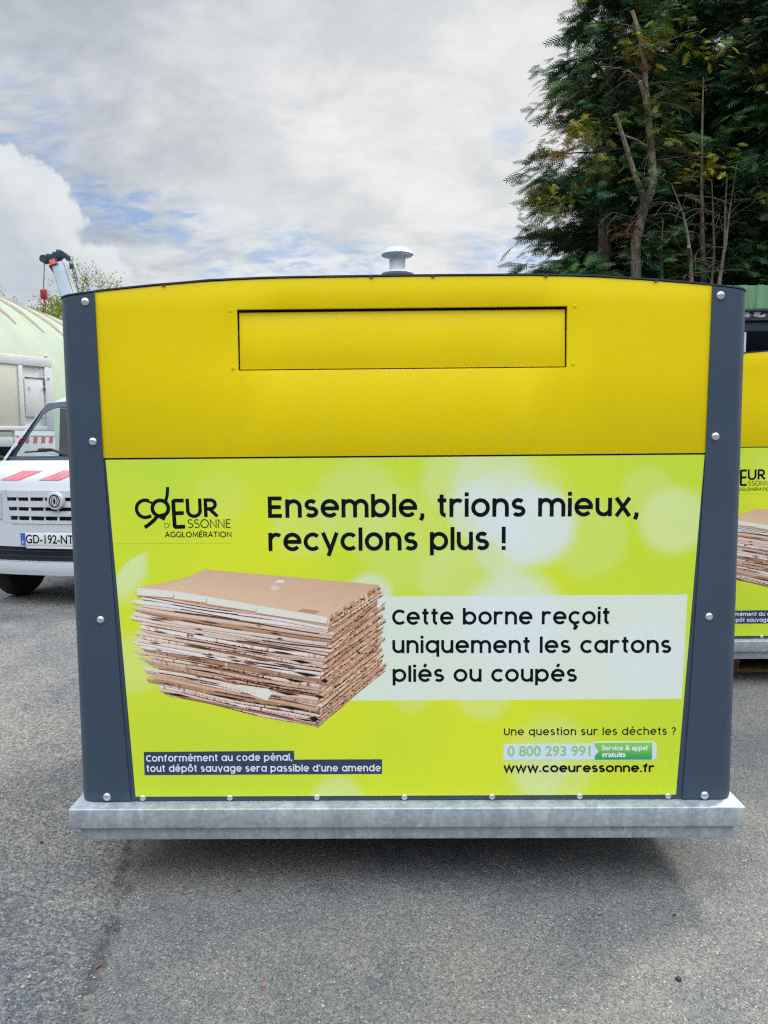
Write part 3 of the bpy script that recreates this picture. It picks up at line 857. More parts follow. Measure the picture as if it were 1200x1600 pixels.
def cardboard_photo(po, y):
    """the printed picture of a stack of flattened cardboard, as ink on the sheet"""
    rnd = random.Random(5)
    V, F, T = [], [], []
    def quad(a, b, c, d, colr, yy):
        i = len(V)
        for p in (a, b, c, d): V.append((p[0], yy, ZB+p[1]))
        F.append((i, i+1, i+2, i+3)); T.append(colr)
    lin = lambda c: tuple((x/255)**2.2 for x in c)
    def jit(c, s=.06): k_ = 1+rnd.uniform(-s, s); return tuple(x*k_ for x in c)
    LIGHT = [lin(c) for c in ((236, 218, 210), (228, 206, 194), (230, 208, 192), (220, 196, 180), (208, 176, 154), (240, 228, 224), (216, 188, 170))]
    TAN = [lin(c) for c in ((196, 158, 128), (184, 146, 118), (206, 170, 142), (172, 132, 104), (214, 184, 158))]
    DARK = [lin(c) for c in ((44, 26, 22), (78, 48, 36), (104, 68, 52), (20, 14, 16))]
    MIDB = [lin(c) for c in ((150, 108, 84), (132, 92, 70))]
    # sheets are laid bottom to top; each sheet is a front-left edge and a right edge meeting at the near corner
    n = 33
    quad((-.742, .345), (-.268, .24), (-.222, .58), (-.80, .672), MIDB[0], y-.00001); quad((-.268, .24), (-.075, .405), (-.085, .672), (-.222, .58), TAN[1], y-.00001)
    CX0, CZ0, CX1, CZ1 = -.272, .236, -.222, .574       # near corner, bottom and top
    lb, lt_ = (-.745, .342), (-.806, .668)
    rb, rt_ = (-.066, .405), (-.078, .672)
    NL, NR = 96, 40
    for k_ in range(n):
        t0, t1 = k_/n, (k_+1)/n
        th = (t1-t0)
        cxj = rnd.uniform(-.017, .015)
        lj = rnd.choice([rnd.uniform(-.026, -.006), rnd.uniform(-.012, .016)]) if t0 > .1 else rnd.uniform(-.004, .02)
        if t0 > .93: lj = -.003
        rj = rnd.choice([rnd.uniform(-.020, -.004), rnd.uniform(-.004, .018)])
        def C(t): return (CX0+(CX1-CX0)*t+cxj, CZ0+(CZ1-CZ0)*t)
        def Lp(t): return (lb[0]+(lt_[0]-lb[0])*min(1, t*2.2)+lj, lb[1]+(lt_[1]-lb[1])*t)
        def Rp(t): return (rb[0]+(rt_[0]-rb[0])*t+rj, rb[1]+(rt_[1]-rb[1])*t)
        ph, am = rnd.uniform(0, 6.3), rnd.uniform(.0008, .0028)
        def left(u, t):
            a, b = Lp(t), C(t)
            sag = -.008*math.sin(PI*u)*(.3+.5*math.sin(ph*3))
            return (a[0]+(b[0]-a[0])*u, a[1]+(b[1]-a[1])*u+sag+am*math.sin(ph+u*9)*(1 if 0 < u < 1 else .3))
        def right(u, t):
            a, b = C(t), Rp(t)
            return (a[0]+(b[0]-a[0])*u, a[1]+(b[1]-a[1])*u+.4*am*math.sin(ph+u*14))
        lc = rnd.choice(LIGHT) if rnd.random() < .88 else rnd.choice(TAN)
        gapd = rnd.choice([.10, .16, .22, .30, .12]); gs = rnd.uniform(0, .7); gl = rnd.uniform(.25, .8)
        torn = rnd.random() < (.55 if t0 < .55 else .15)
        yy = y-.00002*k_
        tip = rnd.uniform(.0, .02)
        for i in range(NL):
            u0, u1 = i/NL, (i+1)/NL
            f0 = gapd if gs < u0 < gs+gl else gapd*.25
            if torn and rnd.random() < .4: f0 += rnd.uniform(0, .22)
            ta, tb = t0+th*min(.75, f0*1.2), t1+th*.22
            dcol = jit(rnd.choice(DARK[:3]) if gs < u0 < gs+gl else MIDB[0], .2)
            quad(left(u0, t0-.1*th), left(u1, t0-.1*th), left(u1, ta), left(u0, ta), dcol, yy)
            cc = jit(lc, .045)
            sh = 1-.16*u0
            cc = tuple(x*sh for x in cc)
            if torn and rnd.random() < .16: cc = jit(rnd.choice(TAN+TAN+MIDB), .12)
            mid_ = ta+(tb-ta)*.35
            quad(left(u0, ta), left(u1, ta), left(u1, mid_), left(u0, mid_), tuple(x*.86 for x in cc), yy)
            quad(left(u0, mid_), left(u1, mid_), left(u1, tb), left(u0, tb), cc, yy)
        # jagged tip at the far left
        a = left(0, t0+th*.25); b = left(0, t1+th*.1)
        quad((a[0]-tip*.2, a[1]), a, b, (b[0]-tip, (a[1]+b[1])/2), jit(lc), yy)
        rc = rnd.choice(TAN)
        for i in range(NR):
            u0, u1 = i/NR, (i+1)/NR
            c2 = jit(rnd.choice(TAN) if rnd.random() < .30 else rc, .09)
            ta = t0+th*rnd.choice([.12, .2, .3, .42])
            quad(right(u0, t0-.1*th), right(u1, t0-.1*th), right(u1, ta), right(u0, ta), jit(rnd.choice(MIDB+MIDB+MIDB+DARK), .2), yy)
            quad(right(u0, ta), right(u1, ta), right(u1, t1+th*.25), right(u0, t1+th*.25), c2, yy)
        for _ in range(7):
            u = rnd.uniform(.02, .95); p = right(u, t0+th*rnd.uniform(.2, .8)); a, b = rnd.uniform(.002, .007), rnd.uniform(.0015, .004)
            quad((p[0]-a, p[1]-b*.4), (p[0]+a*.4, p[1]-b*.2), (p[0]+a, p[1]+b), (p[0]-a*.3, p[1]+b*.5), jit(rnd.choice(DARK), .3) if rnd.random() < .6 else jit(rnd.choice(LIGHT)), yy-.00001)
    yy = y-.00002*(n+2)
    # deep gaps and flaps near the corner
    for (x, z, a, b) in ((-.315, .445, .035, .007), (-.300, .405, .040, .008), (-.335, .385, .03, .006), (-.35, .30, .045, .007), (-.28, .265, .018, .010), (-.245, .385, .012, .010), (-.62, .49, .06, .003), (-.45, .475, .05, .004), (-.55, .335, .07, .004), (-.262, .335, .014, .008), (-.36, .345, .04, .006), (-.60, .395, .05, .003), (-.40, .425, .05, .003)):
        sl_ = -.17
        quad((x-a, z-a*sl_), (x, z-b), (x+a, z+a*sl_), (x, z+b*.5), jit(DARK[rnd.choice((0, 3))], .2), yy)
    # many thin dark gaps and torn nicks
    for _ in range(85):
        if rnd.random() < .55:
            u, t_ = rnd.uniform(.05, .97), rnd.uniform(.03, .90)
            x = (-.745-.06*min(1, t_*2))+(.50)*u; z = (.342+.326*t_)*(1-u)+(.236+.338*t_)*u
            a, sl2 = rnd.uniform(.008, .045), -.19
        else:
            u, t_ = rnd.uniform(.05, .92), rnd.uniform(.03, .95)
            x = -.262+.04*t_+.185*u; z = (.236+.338*t_)*(1-u)+(.405+.267*t_)*u
            a, sl2 = rnd.uniform(.004, .018), .75
        b = rnd.uniform(.0012, .0034)
        quad((x-a, z-a*sl2), (x-a*.2, z-b-a*.1*sl2), (x+a, z+a*sl2), (x+a*.1, z+b), jit(rnd.choice(DARK[:3]), .25), yy-.00001)
    # a curled flap with a perforated edge
    fl = [(-.59, .375), (-.50, .352), (-.425, .322), (-.405, .348), (-.42, .360), (-.50, .372)]
    i0 = len(V)
    quad(fl[0], fl[1], fl[4], fl[5], lin((226, 206, 192)), yy-.00002); quad(fl[1], fl[2], fl[3], fl[4], lin((232, 214, 202)), yy-.00002)
    for q in range(9):
        u = q/9; x, z = -.56+.11*u, .365-.022*u
        quad((x, z-.005), (x+.0015, z-.005), (x+.003, z+.006), (x+.0015, z+.006), lin((170, 132, 112)), yy-.00004)
    # top sheet: folded pale front edge, tan surface
    e = [(-.8106, .677), (-.70, .6655), (-.60, .6490), (-.45, .6205), (-.235, .582)]
    for (p, q) in zip(e, e[1:]):
        quad((p[0], p[1]-.027), (q[0], q[1]-.024), (q[0], q[1]-.019), (p[0], p[1]-.022), lin((176, 130, 100)), yy-.00002)
        quad((p[0]-.002, p[1]-.023), (q[0], q[1]-.020), q, p, lin((234, 214, 202)), yy-.00003)
    top = [(-.8106, .677), (-.6632, .7056), (-.6078, .7327), (-.0761, .6805)]
    NU = 40
    for i in range(NU):
        u0, u1 = i/NU, (i+1)/NU
        fx = lambda u: float(np.interp(u, [0, .2, .4, .65, 1], [p[0] for p in e])); fz = lambda u: float(np.interp(u, [0, .2, .4, .65, 1], [p[1] for p in e]))
        bx_ = lambda u: float(np.interp(u, [0, .1, .16, 1], [p[0] for p in top])); bz_ = lambda u: float(np.interp(u, [0, .1, .16, 1], [p[1] for p in top]))
        c1 = lin((214, 182, 154)); c2 = lin((198, 162, 134))
        for j in range(8):
            v0, v1 = j/8, (j+1)/8
            P_ = lambda u, v: (fx(u)+(bx_(u)-fx(u))*v, fz(u)+(bz_(u)-fz(u))*v)
            t_ = (v0+.35*u0)/1.35+rnd.uniform(-.1, .1)
            quad(P_(u0, v0), P_(u1, v0), P_(u1, v1), P_(u0, v1), tuple(a*(1-t_)+b*t_ for a, b in zip(c1, c2)), yy-.00004)
    quad((-.395, .690), (-.365, .688), (-.362, .697), (-.380, .699), lin((226, 214, 214)), yy-.00006)
    quad((-.41, .668), (-.385, .665), (-.375, .678), (-.40, .681), lin((216, 192, 174)), yy-.00006)
    quad((-.327, .600), (-.270, .592), (-.255, .601), (-.31, .609), lin((178, 140, 116)), yy-.00006)
    # torn corrugated fold along the right of the top sheet
    for i in range(26):
        u0, u1 = i/26, (i+1)/26
        a = (-.235+.158*u0, .582+.098*u0); b = (-.235+.158*u1, .582+.098*u1)
        o0 = rnd.uniform(.012, .03)
        quad((a[0]+.004, a[1]-o0), (b[0]+.004, b[1]-o0+.003), b, a, jit(rnd.choice(TAN), .1), yy-.00005)
        if rnd.random() < .6:
            quad((a[0]+.003, a[1]-o0*.6), (a[0]+.010, a[1]-o0*.5), (a[0]+.013, a[1]-o0*.2), (a[0]+.005, a[1]-o0*.35), jit(rnd.choice(DARK[:3]), .2), yy-.00006)
    raw_mesh('cardboard_picture', V, F, M['photo_print'], po, np.clip(np.array(T)*np.array([1.15, 1.13, 1.13]), 0, .78))


near = empty('recycling_bin', (0, 0, 0), 0, 'large yellow and lime cardboard recycling bin in the middle, fully in view', 'recycling bin', 'cardboard recycling bins')
make_bin(near)
far = copy_tree(near, skip=('skid',))
FARX, FARY = 2.575, 1.945
far.location = (FARX, FARY, 0)
far['label'] = 'second cardboard recycling bin half hidden behind the near one, on a wooden pallet'

# pallet under the far bin
pl = empty('pallet', (FARX-.62, FARY+.20, 0), 0, 'wooden pallet in the dark under the bin at the right edge', 'pallet')
H = ZB-.108
for x in (-.35, 0, .35):
    for y in (.07, .5, .93): MB().box(x-.05, x+.05, y-.06, y+.06, .021, H-.022, .003).build('block', M['wood'], pl)
for y in (.05, .5, .95): MB().box(-.42, .42, y-.045, y+.045, .0, .02, .002).build('bottom_board', M['wood'], pl)
for y in (.06, .24, .42, .6, .78, .95): MB().box(-.42, .42, y-.06, y+.06, H-.021, H-.001, .002).build('top_board', M['wood'], pl)
p2 = copy_tree(pl); p2.location.x = FARX+.5
p2['label'] = 'wooden pallet carrying the right half of the bin at the right edge'


# ------------------------------------------------------------------ white light truck at the left
VANP = at(85, 845, 4.12)
van = empty('light_truck', (VANP.x+.02, 4.12, .04), R(-10), 'white cab over light truck with a red and white striped bonnet', 'truck')


def fascia_y(x, z):
    """front surface of the cab: swept back to the sides and upwards"""
    c = .10*(abs(x)/.8)**2.4
    return c+float(np.interp(z, [.2, .36, .5, .95, 1.05, 1.12, 1.2], [.05, .0, .015, .045, .085, .15, .27]))


def hw(z): return float(np.interp(z, [.22, .4, 1.0, 1.2, 1.74, 1.82, 1.86], [.76, .80, .80, .775, .66, .58, .45]))


xs = [i/12 for i in range(-12, 13)]
zs = [.235, .26, .30, .345]
b = MB(); b.grid([[(u*hw(.4), fascia_y(u*hw(.4), .36)-.035+.02*abs(z-.30)/.06*.5, z) for u in xs] for z in zs])
b.grid([[(u*hw(.4), fascia_y(u*hw(.4), .36)-.025, .346) for u in xs], [(u*hw(.4), fascia_y(u*hw(.4), .36)+.12, .352) for u in xs]])
b.grid([[(u*hw(.4), fascia_y(u*hw(.4), .36)-.025, .234) for u in xs], [(u*hw(.4), fascia_y(u*hw(.4), .36)+.2, .23) for u in xs]])
b.build('bumper', M['van_white'], van)
b = MB(); b.grid([[(u*.70, fascia_y(u*.7, .36)+.03+.001*0, z) for u in xs] for z in (.345, .40, .47)])
b.build('lower_intake', M['black_plastic'], van)
for z in (.385, .43):
    MB().grid([[(u*.66, fascia_y(u*.66, .36)+.012, z+dz_) for u in xs] for dz_ in (0, .012)]).thick(.01).build('intake_bar', M['frit'], van)
# cab front: panel with grille opening (rows above and below)
b = MB()
b.grid([[(u*hw(z), fascia_y(u*hw(z), z), z) for u in xs] for z in (.47, .5, .56, .62, .672)])
b.grid([[(u*hw(z), fascia_y(u*hw(z), z), z) for u in xs] for z in (.95, 1.0, 1.03, 1.06, 1.09, 1.12, 1.15, 1.175, 1.20)])
GH = .52
for s_ in (-1, 1):
    b.grid([[(s_*(GH+(hw(z)-GH)*t_-(.06 if t_ == 0 else 0)*(.95-z)/.28), fascia_y(GH+(hw(z)-GH)*t_, z), z) for t_ in (0, .25, .5, .75, 1)] for z in (.672, .74, .81, .88, .95)])
# sides below the belt and door skins
for s_ in (-1, 1):
    rows = []
    for z in (.32, .45, .7, .95, 1.1, 1.2):
        f = fascia_y(hw(z), z)
        rows.append([(s_*hw(z), f+(1.75-f)*t_, z) for t_ in (0, .1, .25, .5, .75, 1)])
    b.grid(rows)
# roof in one curved sheet, then pillars
WT, WB = 1.72, 1.20
b.grid([[(u*hw_, y0_+dy_*u*u, z_+.022*(1-u*u)-dz_*u**6) for u in xs] for (y0_, dy_, z_, dz_, hw_) in
        ((.872, .05, 1.738, .03, .655), (.93, .05, 1.782, .065, .675), (1.02, .05, 1.815, .10, .695), (1.15, .04, 1.838, .135, .705), (1.45, .0, 1.843, .140, .707), (1.75, .0, 1.80, .10, .705))])
for s_ in (-1, 1):
    b.grid([[(s_*.700, .335, 1.195), (s_*.775, .40, 1.20)], [(s_*.690, .55, 1.40), (s_*.752, .60, 1.40)], [(s_*.660, .84, 1.66), (s_*.712, .90, 1.66)], [(s_*.655, .922, 1.709), (s_*.695, 1.07, 1.708)]])
    b.grid([[(s_*.775, 1.27, 1.20), (s_*.775, 1.75, 1.20)], [(s_*.707, 1.22, 1.70), (s_*.705, 1.75, 1.70)]])
# rear wall with a window
b.grid([[(-.775, 1.75, .5), (.775, 1.75, .5)], [(-.775, 1.75, 1.2), (.775, 1.75, 1.2)]])
for q in ((-.775, -.62, -.705, -.56), (.62, .775, .56, .705)):
    b.face([(q[0], 1.75, 1.2), (q[1], 1.75, 1.2), (q[3], 1.75, 1.69), (q[2], 1.75, 1.69)])
b.face([(-.705, 1.75, 1.69), (.705, 1.75, 1.69), (.63, 1.75, 1.79), (-.63, 1.75, 1.79)])
b.weld(1e-4).build('cab', M['van_white'], van, smooth=50)
# windscreen with dark border
def ws(u, v):
    hwv = .735+(.662-.735)*v
    if v > .8: hwv -= .02*((v-.8)/.2)**2
    y = .30+(.87-.30)*v+.10*(1-v*.5)*u*u; z = 1.195+(1.735-1.195)*v+.025*v*(1-u*u)
    return (u*hwv, y, z)
MB().grid([[ws(u*.96, .05+v*.86) for u in xs] for v in [q/8 for q in range(9)]]).build('windscreen', M['glass'], van)
b = MB()
NU, NV = 150, 92
for iu in range(NU):
    for iv in range(NV):
        uc, vc = abs((iu+.5)/NU*2-1)*.70, (iv+.5)/NV*.78
        ex, ev = .648, .70                     # opening half width and top; rounded upper corners
        rc_ = .13 if vc > .4 else .05
        lo_ = .06
        inside = uc < ex and lo_ < vc < ev
        for (cx_, cv_, sg_) in ((ex-rc_, ev-rc_, 1), (ex-rc_, lo_+rc_, -1)):
            if uc > cx_ and (vc-cv_)*sg_ > 0 and math.hypot(uc-cx_, vc-cv_) > rc_: inside = False
        if not inside:
            u0, u1, v0, v1 = iu/NU*2-1, (iu+1)/NU*2-1, iv/NV, (iv+1)/NV
            b.face([ws(u0, v0), ws(u1, v0), ws(u1, v1), ws(u0, v1)])
b.weld(1e-4).thick(.008).build('windscreen_seal', M['frit'], van)
MB().grid([[(u*.745, .27+.10*u*u, 1.178) for u in xs], [(u*.74, .30+.10*u*u, 1.225) for u in xs], [(u*.73, .345+.10*u*u, 1.235) for u in xs]]).thick(.01).build('cowl', M['frit'], van)
for sx, x0 in ((1, -.55), (1, .12)):
    b = MB(); b.tube([ws(x0/.7, .14), ws((x0+.28)/.7, .165), ws((x0+.52)/.7, .10)], [.007, .010, .007], 6)
    pts = [Vector(ws((x0+.16)/.7, .17))+Vector((0, -.02, .0)), Vector(ws((x0+.3)/.7, .16))+Vector((0, -.03, .01)), Vector(ws((x0+.60)/.7, .03))+Vector((0, -.03, 0))]
    b.tube(pts, [.018, .012, .009], 6)
    b.build('wiper', M['black_plastic'], van)
# grille
gr = MB(); gr.grid([[(u*(GH-.02-.05*(.95-z)/.28), fascia_y(u*GH, z)+.05, z) for u in xs] for z in (.665, .81, .957)])
gr = gr.build('grille', M['black_plastic'], van)
for z0, z1 in ((.664, .697), (.728, .778), (.805, .862), (.888, .953)):
    rows = []
    for z, o_ in ((z0, .02), (z0+.004, -.006), (z1-.004, -.006), (z1, .02)):
        k_ = GH-.01-.055*(.95-z)/.28
        rows.append([(u*k_, fascia_y(u*k_, z)+o_, z) for u in xs])
    MB().grid(rows).build('grille_bar', M['van_white'], gr)
for x in (-.40, -.27, -.135, 0, .135, .27, .40):
    MB().grid([[(x-.008, fascia_y(x, .8)+.012, .67), (x+.008, fascia_y(x, .8)+.012, .67)], [(x-.008, fascia_y(x, .8)+.012, .95), (x+.008, fascia_y(x, .8)+.012, .95)]]).thick(.012).build('grille_rib', M['white_paint'], gr)
# badge: oval boss, dark ring, two curved wings round a dark eye
bd = MB().lathe([(.075, -.03), (.075, .004), (.068, .012), (.0, .014)], (0, .005, .865), 32, 'y').build('badge', M['van_white'], van)
bd.scale = (1, 1, 1)
V, F = [], []
yb = -.0105
ring = [(.047*math.cos(R(a)), .865+.050*math.sin(R(a))) for a in range(0, 361, 12)]
ribbon(V, F, ring, .009, yb)
eye = [(.016*math.sin(R(a))*1.0, .865+.034*math.cos(R(a))) for a in range(0, 361, 12)]
for s_ in (1, -1):
    ribbon(V, F, [(s_*(.012+.014*math.cos(R(a))), .865+s_*.004+.034*math.sin(R(a))) for a in range(-80, 96, 12)], .006, yb-.0002)
b0 = len(V)
for a in range(0, 360, 30): V.append((.0095*math.cos(R(a)), yb-.0003, .865+.026*math.sin(R(a))))
for q in range(1, 10, 2): F.append((b0, b0+q, b0+q+1, b0+(q+2) % 12))
raw_mesh('badge_mark', V, F, M['ink'], bd)
# number plate
np_ = MB().box(-.26, .26, -.022, -.012, .487, .597, .003).build('number_plate', M['plate'], van)
MB().box(-.26, -.216, -.0235, -.0215, .489, .595).build('plate_band', M['plate_blue'], np_)
MB().box(.236, .26, -.0235, -.0215, .489, .595).build('plate_band', M['plate_blue'], np_)
type_mesh('GD-192-NT', -.212, .232, .508, -.0232, np_, M['ink'], 'plate_number', bold=.012, hscale=.104, z0=0)
type_mesh('F', -.246, -.231, .500, -.0240, np_, M['ink_white'], 'plate_letter', z0=0)
MB().box(-.215, .26, -.018, -.010, .462, .486, .002).build('plate_holder', M['plate'], np_)
np_.location = (-.062, .0, 0)
# striped bonnet tape
def bon(x, z, o_=.004): return (x, fascia_y(x, z)-o_, z+.002)
for i, (x0, sk) in enumerate(((-.60, .20), (-.205, .20), (.19, .20), (.55, .20))):
    b = MB(); rows = []
    for z, t_ in ((1.035, 0), (1.06, .33), (1.085, .67), (1.115, 1)):
        rows.append([bon(x0-.0+sk*t_+q*.20/4, z) for q in range(5)])
    b.grid(rows); b.build('warning_stripe', M['faded_tape'], van)
# headlights, mirrors
for s_ in (-1, 1):
    hl_ = MB().grid([[(s_*(.56+.2*t_), fascia_y(.56+.2*t_, z)-.006, z) for t_ in (0, .33, .67, 1)] for z in (.70, .78, .86, .93)]).thick(.01).build('headlight', M['lens'], van)
    mr = MB().box(s_*.95-.07, s_*.95+.07, .42, .50, 1.18, 1.46, .03, 3).build('mirror', M['black_plastic'], van)
    MB().tube([(s_*.78, .46, 1.22), (s_*.9, .46, 1.24)], .014).build('mirror_arm', M['black_plastic'], mr)
    MB().grid([[(s_*.776, .50, 1.205), (s_*.776, 1.27, 1.205)], [(s_*.712, .92, 1.685), (s_*.709, 1.22, 1.695)]]).build('side_window', M['glass'], van)
    for y in (.48, 2.75):
        wl = MB().lathe([(.0, -.085), (.17, -.085), (.305, -.08), (.325, -.05), (.325, .05), (.305, .08), (.17, .085), (0, .085)], (s_*.70, y, .285), 28, 'x').build('wheel', M['tyre'], van)
        MB().lathe([(0, .03), (.06, .05), (.11, .04), (.165, .088), (.17, .08)], (s_*.70+(.003*s_), y, .285), 24, 'x').build('wheel_rim', M['rim'], wl)
# interior
for s_ in (-1, 1):
    MB().grid([[(s_*.762, 1.24, 1.0), (s_*.762, 1.735, 1.0)], [(s_*.762, 1.24, 1.20), (s_*.762, 1.735, 1.20)], [(s_*.692, 1.19, 1.70), (s_*.692, 1.735, 1.70)]]).thick(.008).build('pillar_trim', M['interior'], van)
MB().grid([[(u*.64, .96+.05*u*u, 1.742), (u*.64, 1.70, 1.752)] for u in xs]).build('headliner', M['interior'], van)
for x_ in (-.59, .59):
    MB().box(x_-.11, x_+.11, 1.725, 1.745, .9, 1.70, .004).build('rear_trim', M['interior'], van)
MB().grid([[(u*.72, .42+.08*u*u, 1.15) for u in xs], [(u*.72, .50+.08*u*u, 1.19) for u in xs], [(u*.72, .72, 1.17) for u in xs], [(u*.72, .75, .8) for u in xs]]).build('dashboard', M['interior'], van)
for x in (-.36, .36):
    MB().box(x-.24, x+.24, 1.0, 1.5, .75, .9, .04).box(x-.23, x+.23, 1.42, 1.56, .9, 1.17 if x < 0 else 1.36, .05).build('seat', M['interior'], van)
b = MB(); b.tube([(.36+.17*math.cos(R(a)), .86+.09*math.sin(R(a)), 1.14+.15*math.sin(R(a))) for a in range(0, 361, 20)], .013, 6, False); b.build('steering_wheel', M['black_plastic'], van)
b = MB(); b.prism([(-.035, 1.735, 1.2), (.02, 1.735, 1.2), (.02, 1.735, 1.69), (-.035, 1.735, 1.69)], (0, .012, 0))
b.prism([(.16, 1.735, 1.2), (.56, 1.735, 1.2), (.47, 1.735, 1.69), (.16, 1.735, 1.69)], (0, .012, 0))
b.build('cab_divider', M['interior'], van)
# dropside bed, lower than the cab's rear window
cg = MB().box(-.84, .84, 1.88, 4.1, .62, .70, .01).build('cargo_bed', M['white_paint'], van)
for q in ((-.86, .86, 1.85, 1.879), (-.86, .86, 4.101, 4.13), (-.86, -.842, 1.88, 4.1), (.842, .86, 1.88, 4.1)):
    MB().box(*q, .64, 1.08, .004).build('dropside', M['white_paint'], cg)
MB().box(-.35, -.25, .3, 4.0, .34, .615).box(.25, .35, .3, 4.0, .34, .615).build('chassis', M['black_plastic'], van)


# ------------------------------------------------------------------ white container and its trailer behind the truck
A = at(80, 560, 8.6)
dirc = Vector((math.sin(R(29)), math.cos(R(29)), 0)); rz = math.atan2(dirc.y, dirc.x)
ZT = A.z; ZL = at(18, 672, 7.9).z
ct = empty('storage_container', (A.x, A.y, ZL), rz, 'white metal container with a cream panel and small hatch, behind the truck', 'container')
# local: x along the visible face (0 at its far end, negative towards us), y to the left-back, z up from its floor
HC = ZT-ZL; LC = 3.4
MB().box(-LC, -.01, .03, 2.1, 0, HC-.03, .01).build('shell', M['white_paint'], ct)
b = MB()
b.box(-LC, 0, -.0, .029, HC-.13, HC, .008); b.box(-.115, 0, -.004, .029, 0, HC-.131, .008); b.box(-.52, -.455, -.0, .029, .06, HC-.131, .006); b.box(-LC, -.116, -.002, .029, 0, .058, .006)
b.box(-1.7, -1.63, 0, .029, .06, HC-.131, .006); b.box(-LC, -LC+.1, 0, .029, .06, HC-.131, .006)
b.build('frame', M['white_paint'], ct, smooth=30)
MB().box(-1.62, -.525, .012, .0285, .062, HC-.134, .004).build('panel', M['cream'], ct)
hz = HC-.30
ht = MB().box(-.43, -.145, .006, .0285, hz-.52, hz, .004).build('hatch', M['white_paint'], ct)
MB().box(-.43, -.140, .0, .0055, hz+.001, hz+.014).box(-.139, -.127, .0, .0055, hz-.17, hz+.014).build('hatch_gap', M['shed_dark'], ht)
MB().box(-.150, -.120, -.012, .004, hz-.12, hz-.09, .003).build('latch', M['bolt'], ht)
MB().box(-.375, -.355, -.004, .0055, hz-.15, hz-.09, .003).build('hatch_handle', M['white_paint'], ht)
MB().lathe([(.018, 0), (.018, .01), (.010, .014), (0, .014)], (-.062, -.004, HC-.28), 14, 'y').build('stud', M['post_grey'], ct)
MB().box(-.115, -.05, .002, .028, HC+.001, HC+.05, .01).build('lifting_lug', M['white_paint'], ct)
# lower rear skirt of the container body with a striped tape
MB().box(-.62, -.001, .0, .06, -.75, -.001, .006).build('skirt', M['white_paint'], ct)
MB().box(-.62, -.001, -.006, -.0005, -.075, -.062, .002).build('skirt_rail', M['cream'], ct)
for i in range(5):
    x = -.60+i*.125
    MB().prism([(x, -.0005, -.17), (x+.06, -.0005, -.17), (x+.072, -.0005, -.085), (x+.012, -.0005, -.085)], (0, -.003, 0)).build('red_tape', M['red_tape'], ct)
tl = empty('flatbed_trailer', (A.x, A.y, 0), rz, 'pale flatbed trailer under the white container, behind the truck', 'trailer')
MB().box(-LC-.1, -.64, .0, 2.15, ZL-.22, ZL-.09, .01).build('deck', M['van_white'], tl)
for x in (-3.2, -2.4, -1.6, -.8): MB().box(x-.03, x+.03, .1, 2.0, ZL-.089, ZL-.001).build('bearer', M['cream'], tl)
MB().box(-LC, 0, .6, 1.5, .75, ZL-.221).build('chassis', M['shed_dark'], tl)
for x in (-2.6, -1.5):
    for y in (.25, 1.85):
        wl = MB().lathe([(0, -.12), (.25, -.12), (.43, -.11), (.45, -.07), (.45, .07), (.43, .11), (.25, .12), (0, .12)], (x, y, .45), 28, 'y').build('wheel', M['tyre'], tl)
MB().box(-3.3, -3.1, .5, 1.6, 0, .75, .01).build('landing_leg', M['shed_dark'], tl)


# ------------------------------------------------------------------ arched hangar
hg = empty('arched_hangar', (-14, 16, 0), 0, 'pale green arched hangar with tan roof strips, behind the trucks', 'hangar')
RAD = 6.26
def vault(y, ang, r=RAD): return (r*math.cos(ang), y, r*math.sin(ang))
b = MB()
nA = 48
b.grid([[vault(y, PI*i/nA) for i in range(nA+1)] for y in np.linspace(-2, 40, 22)])
for y in (-2, 40):
    b.face([vault(y, PI*i/nA) for i in range(nA+1)])
b.build('shell', M['membrane'], hg, smooth=30)
for kx in range(24):
    y0 = -1.6+kx*1.62
    b = MB(); rows = []
    for i in range(25):
        an = R(46+ (134-46)*i/24)
        edge = min(1, (i/24)/.13, (1-i/24)/.13)
        yb0 = y0+(1-edge)*.0; yb1 = y0+.10+.50*edge
        rows.append([vault(yb0, an, RAD+.012), vault((yb0+yb1)/2, an, RAD+.012), vault(yb1, an, RAD+.012)])
    b.grid(rows); b.thick(.01); b.build('roof_strip', M['tan_strip'], hg)

# ------------------------------------------------------------------ crane
CY = 12.
CK = .645
tip = at(91, 412, CY); low_ = at(112, 480, CY-.4)
dirb = (tip-low_).normalized()
foot = tip-dirb*((tip.z-2.2)/dirb.z)
cr = empty('mobile_crane', (foot.x, foot.y, 0), 0, 'truck crane with a raised grey boom, dark head and red hook', 'crane')
F0 = Vector((foot.x, foot.y, 0))
bx = Vector((1, 0, 0)); bx = (bx-dirb*bx.dot(dirb)).normalized(); by = dirb.cross(bx)
if by.y > 0: by = -by


def beam(p, q, w0, w1, d0, d1, name, mat, par, offx=0.):
    b_ = MB(); rr = []
    for P_, w_, d_ in ((p, w0*CK, d0*CK), (q, w1*CK, d1*CK)):
        c_ = P_-F0+bx*offx*CK
        rr.append([c_+bx*(s1*w_/2)+by*(s2*d_/2) for s1, s2 in ((-1, -1), (1, -1), (1, 1), (-1, 1))])
    b_.grid(rr, closed=True); b_.face(rr[0]); b_.face(rr[1])
    b_.weld(); b_.bevel(.02)
    return b_.build(name, mat, par)


